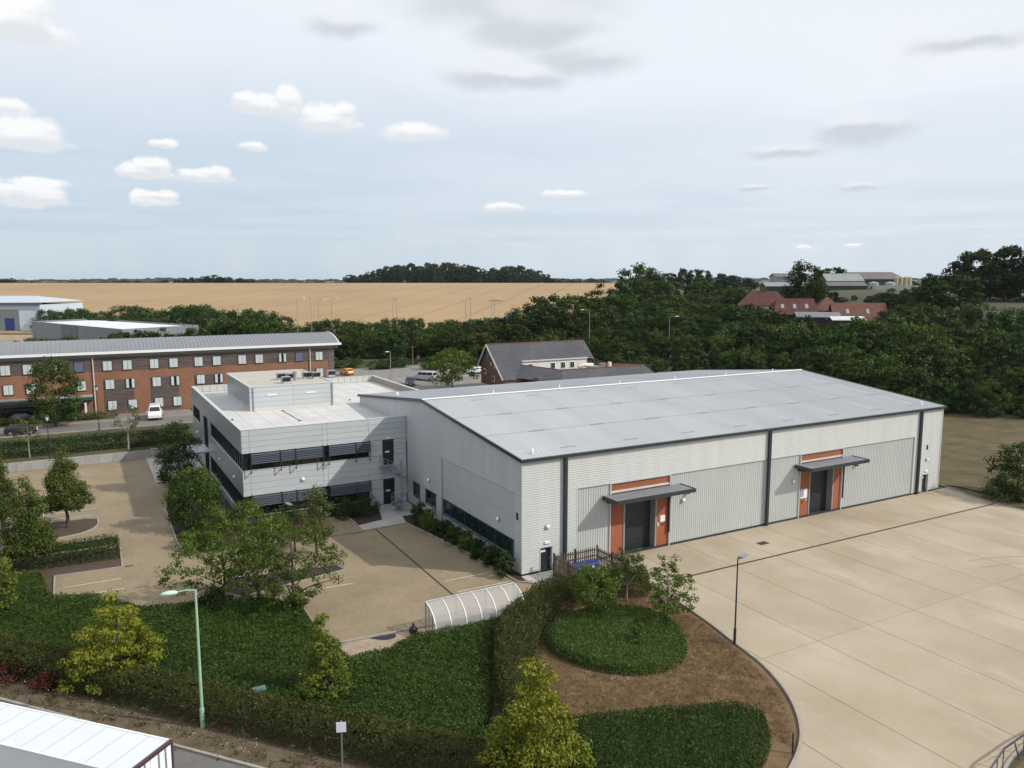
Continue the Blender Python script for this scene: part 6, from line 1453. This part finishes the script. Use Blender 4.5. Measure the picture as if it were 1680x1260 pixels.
# ------------------------------------------------------------------ other buildings
slate = brickmat('slate_roof', (.085, .085, .095), (.065, .066, .075), (.05, .05, .055), .5, .3, None, .02, .2)
redtile = mat('red_tile', (.095, .032, .024), .85, 0, .22, .6); redtile2 = mat('red_tile_pale', (.135, .052, .034), .85, 0, .2, .6)
pubbrick = brickmat('pub_brick', (.16, .060, .042), (.13, .048, .035), (.15, .10, .08), .45, .15, (RAD(90), RAD(90), 0), .02, .15)
def build_pub():
    z0 = 3.0; U0, U1 = 42.0, 65.0; va, vl, vr = 87.2, 90.4, 80.0; zr = 11.0; ze = 7.1
    sl = (zr-ze)/(vl-va); k2 = (zr-4.6)/(va-80.0)
    t = thing('pub', 'brick pub with steep slate roof and round green sign on its gable', 'pub', (53, 86, z0))
    m = MB(); pr = [(vl, z0), (vl, ze), (va, zr-.1), (80.2, 4.6), (80.2, z0)]
    for ua, ub, pq in ((U0, 46.6, pr), (46.6, U1, pr[:3]+[(83.65, 7.6), (83.65, z0)])): m.add([(u, y, z) for u in (ua, ub) for y, z in pq], [(0, 1, 2, 3, 4), (9, 8, 7, 6, 5)]+[(i, 5+i, 5+(i+1) % 5, (i+1) % 5) for i in range(5)])
    m.build('wall', pubbrick, t)
    def slab(p, th, mt, nm, par=t):
        m = MB(); P = [np.array(q, float) for q in p]; n = np.cross(P[1]-P[0], P[2]-P[0]); n /= np.linalg.norm(n); n = n if n[2] > 0 else -n
        k = len(P); m.v = [tuple(q) for q in P]+[tuple(q+n*th) for q in P]; m.f = [tuple(range(k-1, -1, -1)), tuple(range(k, 2*k))]+[(i, (i+1) % k, k+(i+1) % k, k+i) for i in range(k)]; return m.build(nm, mt, par)
    uc = 46.8   # courtyard starts here
    r = slab([(U0-.5, vl+.5, ze-.55), (U0-.5, va, zr), (U1+.3, va, zr), (U1+.3, vl+.5, ze-.55)], .14, slate, 'roof_slope')
    r2 = slab([(U0-.5, va, zr+.0), (U0-.5, 80.0, 4.55), (uc, 80.0, 4.55), (uc+.8, 83.6, 7.8), (U1-1.5, 83.6, 7.8), (U1+.3, 83.0, 7.2), (U1+.3, va, zr)], .14, slate, 'roof_slope')
    for b in (((U0-.55, vl+.5, ze-.5), (U0-.55, va, zr+.08)), ((U0-.55, va, zr+.08), (U0-.55, 80.0, 4.6))): MB().bar(b[0], b[1], .12, .30).build('barge_board', mat('cream_board', (.55, .52, .46), .6), t)
    MB().tube([(U0-.5, va, zr+.16), (U1+.3, va, zr+.16)], .13, 6).build('ridge_tile', redtile2, t)
    # white court wall and front wing
    w = bx(uc+.8, U1-1.6, 83.3, 83.62, z0, 7.7).build('court_wall', mat('render_white', (.62, .60, .56), .8, 0, .1, .8), t)
    MB().box(uc+.8, U1-1.4, 83.0, 83.7, 7.7, 7.9).build('eaves_board', MATS['cream_board'], t)
    for px in (870, 907, 923.5, 938.5):
        u = on_v(px, 597, 83.3)[0]; wn = bx(u-.55, u+.55, 83.22, 83.3, 5.9, 7.2).build('window', white, t); bx(u-.46, u-.04, 83.19, 83.218, 5.98, 7.12).build('pane', glass, wn); bx(u+.04, u+.46, 83.19, 83.218, 5.98, 7.12).build('pane', glass, wn)
    bx(uc+.5, U1+8, 76.1, 83.3, z0, 5.2).build('flat_roof', mat('flat_roof_felt', (.10, .095, .09), .9, 0, .2, .5), t)
    slab([(44.0, 81.0, 4.9), (46.5, 83.4, 7.1), (52.5, 76.0, 6.35), (50.6, 73.4, 4.3)], .12, slate, 'wing_roof')
    slab([(52.5, 76.0, 6.35), (50.8, 73.6, 4.4), (74.5, 73.6, 4.4), (73.0, 76.0, 6.3)], .12, slate, 'wing_roof')
    MB().tube([(52.5, 76, 6.5), (73.0, 76, 6.45)], .14, 6).build('ridge_tile', redtile2, t); MB().tube([(46.5, 83.4, 7.25), (52.5, 76, 6.5)], .10, 6).build('ridge_tile', redtile2, t)
    slab([(66.5, 81.2, 5.25), (66.5, 82.6, 6.5), (74.5, 78.6, 6.2), (74.5, 77.2, 5.25)], .1, redtile, 'wing_roof')
    # ducts on the flat roof
    a = np.array((59.5, 80.5, 5.3)); MB().tube([a, a+(0, 0, .9), a+(1.2, 0, 1.35), a+(3.4, -.2, 1.2)], .45, 9).build('duct', mat('duct_cream', (.60, .57, .48), .6), t, smooth=True)
    bx(62.6, 64.8, 79.5, 81.3, 5.0, 6.3).build('plant_box', galv, t); bx(64.9, 66.3, 80.2, 81.3, 5.0, 6.8).build('plant_box', mat('rust_box', (.20, .15, .12), .7), t); MB().tube([(67.0, 80, 5), (67.0, 80, 7.0)], .4, 10).build('tank', white, t)
    # sign: plain green oval with a paler ring
    c = on_u(801.5, 583.5, U0); m = MB(); n = 24
    m.v = [(U0-.10, c[1]+.75*cos(2*pi*k/n), c[2]+1.35*sin(2*pi*k/n)) for k in range(n)]+[(U0-.02, c[1]+.75*cos(2*pi*k/n), c[2]+1.35*sin(2*pi*k/n)) for k in range(n)]
    m.f = [tuple(range(n))[::-1], tuple(range(n, 2*n))]+[(k, (k+1) % n, n+(k+1) % n, n+k) for k in range(n)]; sg = m.build('oval_sign', mat('sign_green', (.025, .11, .10), .5), t)
    MB().box(U0-.13, U0-.105, c[1]-.4, c[1]+.4, c[2]-.05, c[2]+.15).build('sign_band', mat('sign_pale', (.10, .22, .20), .5), sg)
    for px, py in ((806, 597), (812.5, 602), (821, 612)): c = on_u(px, py, U0); bx(U0-.12, U0-.01, c[1]-.2, c[1]+.2, c[2]-.3, c[2]+.3).build('wall_plate', MATS['cream_board'], t)
    for px, z in ((796, 5.0), (810, 3.9)): c = on_u(px, 610, U0); wn = bx(U0-.08, U0-.01, c[1]-.5, c[1]+.5, z, z+1.1).build('window', white, t); bx(U0-.11, U0-.082, c[1]-.42, c[1]+.42, z+.08, z+1.02).build('pane', glass, wn)
build_pub()

def house(name, label, cat, px, Y, ybase, L_, W, wall, roof, ang, wm, rm, hip=.0, windows=0, chimney=False, sky=0, group=None, zb=None):
    c = far(px, Y); z0 = (zat(ybase, Y) if zb is None else zb); zg = Tz(c)
    t = thing(name, label, cat, (c[0], c[1], zg), group)
    t.rotation_euler = (0, 0, ang)
    def bl(m, nm, mt, par=t):
        me = bpy.data.meshes.new(nm); me.from_pydata([(x, y, z+(z0-zg)) for x, y, z in m.v], [], m.f); me.materials.append(mt); o = bpy.data.objects.new(nm, me); col.objects.link(o); o.parent = par; return o
    a, b = L_/2, W/2
    m = MB(); hw = [(-a, -b), (a, -b), (a, b), (-a, b)]
    m.v = [(x, y, z) for z in (-6, wall) for x, y in hw]+[(-a+hip*b, 0, wall+roof*.98), (a-hip*b, 0, wall+roof*.98)]
    m.f = [(3, 2, 1, 0)]+[(i, (i+1) % 4, 4+(i+1) % 4, 4+i) for i in range(4)]+[(4, 5, 9, 8), (6, 7, 8, 9), (5, 6, 9), (7, 4, 8)]
    bl(m, 'wall', wm)
    e = .45; dz = roof*e/b
    rmb = MB()
    ra = a+e if hip == 0 else a+e; h = hip*(b+e)
    R = [(-ra, -b-e, wall-dz), (ra, -b-e, wall-dz), (ra, b+e, wall-dz), (-ra, b+e, wall-dz), (-ra+h, 0, wall+roof), (ra-h, 0, wall+roof)]
    rmb.v = R+[(x, y, z+.16) for x, y, z in R]; q = 6
    rmb.f = [(q+0, q+1, q+5, q+4), (q+2, q+3, q+4, q+5)[::1], (0, 4, 5, 1), (2, 5, 4, 3), (0, 1, q+1, q+0), (2, 3, q+3, q+2)]+([(q+1, q+2, q+5), (q+3, q+0, q+4), (1, 5, 2), (3, 4, 0)] if hip else [])+[(1, 2, q+2, q+1) if hip else (1, 5, q+5, q+1), (3, 0, q+0, q+3) if hip else (0, q+0, q+4, 4)]+([] if hip else [(5, 2, q+2, q+5), (4, q+4, q+3, 3)])
    ro = bl(rmb, 'roof', rm)
    if chimney: bl(MB().box(-.5, .5, -.45, .45, wall+roof-.7, wall+roof+1.3).box(-.3, -.05, -.12, .12, wall+roof+1.3, wall+roof+1.6), 'chimney', MATS['pub_brick'], ro)
    for k in range(windows):
        x = -a+(k+.5)*L_/windows
        w = bl(MB().box(x-.55, x+.55, -b-.06, -b-.005, wall-1.7, wall-.5), 'window', white); bl(MB().box(x-.45, x+.45, -b-.09, -b-.062, wall-1.6, wall-.6), 'pane', glass, w)
    for k in range(sky):
        x = -a+(k+.7)*L_/(sky+.6); f = .45; y = -b*(1-f); z = wall+roof*f
        n = MB(); s = roof/b; n.quad((x-.45, y-.5, z-.5*s+.24), (x+.45, y-.5, z-.5*s+.24), (x+.45, y+.5, z+.5*s+.24), (x-.45, y+.5, z+.5*s+.24)); bl(n, 'roof_window', mat('roof_window', (.30, .33, .36), .15), ro)
    return t
fa = AZ-pi/2   # facing the camera
cream = mat('cream_wall', (.56, .48, .34), .85, 0, .1, .6); darkboard = mat('black_board', (.030, .026, .024), .85, 0, .2, 1)
Gf = 'farm cottages'
house('farmhouse', 'cream farmhouse with hipped red roof and brick chimney', 'house', 1254, 252, 519, 15, 8, 3.9, 4.0, fa-RAD(14), cream, redtile, .9, 4, True, group=Gf)
house('barn', 'long red-tiled barn with roof windows right of the farmhouse', 'barn', 1305, 246, 529, 13, 7, 3.0, 4.3, fa-RAD(8), darkboard, redtile, .35, 0, False, 3, group=Gf)
house('barn', 'small dark barn with pyramid red roof between the two long roofs', 'barn', 1358, 250, 530, 8.0, 7.6, 4.4, 3.6, fa-RAD(10), darkboard, redtile2, .95, 2, group=Gf)
house('barn', 'paler red-tiled barn at the right of the farm cottages', 'barn', 1409, 240, 529, 15.5, 7, 1.2, 4.6, fa-RAD(4), darkboard, redtile2, 0, 0, False, 2, group=Gf)
house('lean_to', 'low grey-roofed shed in front of the farm barns', 'shed', 1342, 236, 528, 12, 6, 1.6, 1.2, fa-RAD(8), darkboard, mat('grey_sheet', (.16, .165, .17), .6, 0, .15, .5), 0, group=Gf)
house('white_shed', 'low white-roofed shed below the paler barn', 'shed', 1391, 228, 531, 9, 4, 1.2, .8, fa, darkboard, mat('white_sheet', (.55, .56, .56), .6, 0, .15, .5), 0, group=Gf)
Gs = 'farm sheds on the hill'
gsh = mat('green_sheet', (.10, .135, .115), .7, 0, .1, .3); asb = mat('asbestos', (.13, .115, .105), .85, 0, .12, .3); asbl = mat('pale_sheet', (.22, .245, .235), .7, 0, .1, .3); dgreen = mat('dark_green_sheet', (.035, .055, .045), .7, 0, .1, .3)
house('farm_shed', 'largest brown-roofed farm shed on the hill by the silos', 'shed', 1425, 395, 475, 27, 18, 5.2, 3.3, fa, dgreen, asb, .3, group=Gs)
house('farm_shed', 'pale green-roofed farm shed left of the largest shed', 'shed', 1378, 378, 475, 17, 12, 4.2, 3.2, fa, gsh, asbl, 0, group=Gs)
house('farm_shed', 'low grey farm shed in front of the pale green roof', 'shed', 1376, 362, 478, 22, 8, 2.6, 1.6, fa, dgreen, asb, 0, group=Gs)
house('farm_shed', 'dark green long shed left of the slim tree', 'shed', 1289, 350, 482, 20, 9, 3.4, 1.5, fa, dgreen, asbl, 0, group=Gs)
house('farm_shed', 'grey farm shed with tower at the left of the farm', 'shed', 1296, 385, 472, 17, 10, 5.2, 1.6, fa, galv, asb, 0, group=Gs)
house('bungalow', 'grey-roofed bungalow below the silos with a white gable', 'house', 1473, 330, 487, 20, 8, 2.2, 2.4, fa-RAD(6), mat('bungalow_wall', (.42, .36, .30), .85), mat('grey_tile', (.12, .115, .115), .85, 0, .15, .5), 0, 3)
def silos():
    sm = mat('silo', (.40, .38, .24), .5, 0, .08, .6)
    for i, px in enumerate((1470, 1477.5, 1485, 1491.5)):
        q = far(px, 372); z = Tz(q); zt = zat(455, 372); t = thing('silo', 'pale yellow cylindrical silo, number %s from the left in the row' % ['one', 'two', 'three', 'four'][i], 'silo', (q[0], q[1], z), 'row of silos')
        MB().tube([(q[0], q[1], z-2), (q[0], q[1], zt)], 1.0, 16).build('body', sm, t); MB().tube([(q[0], q[1], zt), (q[0], q[1], zt+.5)], [1.0, .15], 16).build('cap', sm, t)
    for px, lab in ((1433, 'left of two grey metal tanks before the largest shed'), (1460, 'right of two grey metal tanks before the largest shed')):
        q = far(px, 350); z = Tz(q); t = thing('tank', lab, 'tank', (q[0], q[1], z), 'farm tanks'); zt = zat(464, 350)
        MB().tube([(q[0], q[1], z-2), (q[0], q[1], zt)], 2.1, 16).build('body', mat('tank_grey', (.36, .38, .38), .5, .3, .1, .5), t); MB().tube([(q[0], q[1], zt), (q[0], q[1], zt+.5)], [2.1, .3], 16).build('cap', MATS['tank_grey'], t)
silos()
def left_sheds():
    # tall pale-blue shed at the left edge
    Y = 300; a = far(63, Y); d = FW2*-.10-RT2; d /= np.linalg.norm(d); n = FW2
    t = thing('industrial_unit', 'tall pale-blue industrial shed with blue door at the left edge', 'industrial building', (a[0], a[1], Tz(a)))
    z0 = Tz(a)-2; ze = zat(496, Y); zr = ze+2.2
    P = lambda s, w, z: (a[0]+d[0]*s+n[0]*w, a[1]+d[1]*s+n[1]*w, z)
    def bxp(s0, s1, w0, w1, za, zb):
        m = MB(); m.v = [P(s, w, z) for z in (za, zb) for s, w in ((s0, w0), (s1, w0), (s1, w1), (s0, w1))]; m.f = [(0, 1, 2, 3), (7, 6, 5, 4)]+[((i+1) % 4, i, 4+i, 4+(i+1) % 4) for i in range(4)]; return m
    pb = mat('pale_blue_sheet', (.50, .58, .64), .5, 0, .04, .3)
    bxp(0, 60, 0, 30, z0, ze-.9).build('wall', pb, t); zm = zat(508, Y)
    bxp(0, 60, -.04, -.01, zm-.12, zm).build('flashing', mat('flash_dark', (.10, .13, .15), .6), t)
    bxp(7.8, 60, -.06, -.01, z0, zm-.14).build('grey_panel', mat('unit_grey', (.17, .19, .19), .6), t)
    bxp(9.6, 13.0, -.12, -.065, z0, zat(522, Y)).build('blue_door', mat('door_blue', (.02, .03, .16), .5), t)
    bxp(-.9, 60, -.9, -.45, ze-.9, ze-.1).build('gutter', mat('eave_blue', (.07, .11, .17), .5), t)
    m = MB(); m.v = [P(-.9, -.9, ze-.05), P(60, -.9, ze-.05), P(60, 15, zr), P(10, 15, zr), P(-.9, 30, ze-.05), P(60, 30, ze-.05)]; m.f = [(0, 1, 2, 3), (0, 3, 4), (4, 3, 2, 5)]; m.build('roof', mat('unit_roof', (.45, .49, .53), .5, 0, .05, .3), t)
    # low unit with a white roof behind the hotel
    t = thing('low_unit', 'low grey industrial unit with wide white roof behind the hotel', 'industrial building', (*far(180, 245), Tz(far(180, 245))))
    A = far(47, 262); B = far(196, 205); Cc = far(322, 226); D_ = far(150, 292)
    zt = [zat(527, 262), zat(540, 205), zat(533, 226), zat(522.5, 292)]; Q = [A, B, Cc, D_]; g = mat('unit_wall_grey', (.20, .215, .23), .55, 0, .05, .3)
    zc = sum(zt)/4
    m = MB(); m.v = [(*q, Tz(q)-2) for q in Q]+[(*q, z) for q, z in zip(Q, zt)]; m.f = [(i, (i+1) % 4, 4+(i+1) % 4, 4+i) for i in range(4)]; m.build('wall', g, t)
    m = MB(); I = [q*.97+sum(Q)/4*.03 for q in Q]; m.v = [(*q, z-.5) for q, z in zip(I, zt)]+[(*(sum(Q)/4), zc+.1)]; m.f = [(i, (i+1) % 4, 4) for i in range(4)]; m.build('roof', mat('unit_white_roof', (.66, .67, .68), .5, 0, .05, .2), t)
    f = lambda s, z: (*(A+(B-A)*s+np.array([-.1, -.1])), z)
    m = MB(); m.quad(f(.38, Tz(A)-1), f(.56, Tz(A)-1), f(.56, zt[0]+(zt[1]-zt[0])*.56-.4), f(.38, zt[0]+(zt[1]-zt[0])*.38-.4)); m.build('dark_panel', mat('unit_dark', (.13, .135, .15), .6), t)
    c = far(10, 240); m = struct(MB().add([(*far(-60, 215), Tz(far(-60, 215))+.05), (*far(52, 215), Tz(far(52, 215))+.05), (*far(60, 290), Tz(far(60, 290))+.05), (*far(-60, 295), Tz(far(-60, 295))+.05)], [(0, 1, 2, 3)]).build('gravel_yard', mat('gravel', (.30, .23, .16), .95, 0, .25, .5)))
    q = far(17, 232); t = thing('dirt_heap', 'heap of brown earth before the tall pale-blue shed', 'heap', (q[0], q[1], Tz(q))); m = MB(); n_ = 14
    for r, z in ((9, -.3), (7.5, 1.0), (5, 2.2), (3, 3.0), (.1, 3.2)): m.v += [(q[0]+r*cos(2*pi*k/n_)*(1+.15*sin(3*k)), q[1]+r*sin(2*pi*k/n_)*.7, Tz(q)+z*(1+.1*sin(2*k))) for k in range(n_)]
    m.f = [(i*n_+k, i*n_+(k+1) % n_, (i+1)*n_+(k+1) % n_, (i+1)*n_+k) for i in range(4) for k in range(n_)]; m.build('mound', MATS['gravel'], t, smooth=True)
left_sheds()

# ------------------------------------------------------------------ air
def haze():
    m = bpy.data.materials.new('haze'); m.use_nodes = True; nt = m.node_tree; nt.nodes.clear()
    o = nt.nodes.new('ShaderNodeOutputMaterial'); v = nt.nodes.new('ShaderNodeVolumePrincipled'); nt.links.new(v.outputs[0], o.inputs['Volume'])
    v.inputs['Color'].default_value = (.82, .90, 1, 1); v.inputs['Density'].default_value = HAZE; v.inputs['Anisotropy'].default_value = .2
    c = CAM[:2]+FW2*2600
    h = bx(c[0]-9000, c[0]+9000, c[1]-9000, c[1]+9000, -9, 62).build('haze', m); h['kind'] = 'stuff'; h['label'] = 'pale summer haze'
HAZE = .00004
if HAZE: haze()
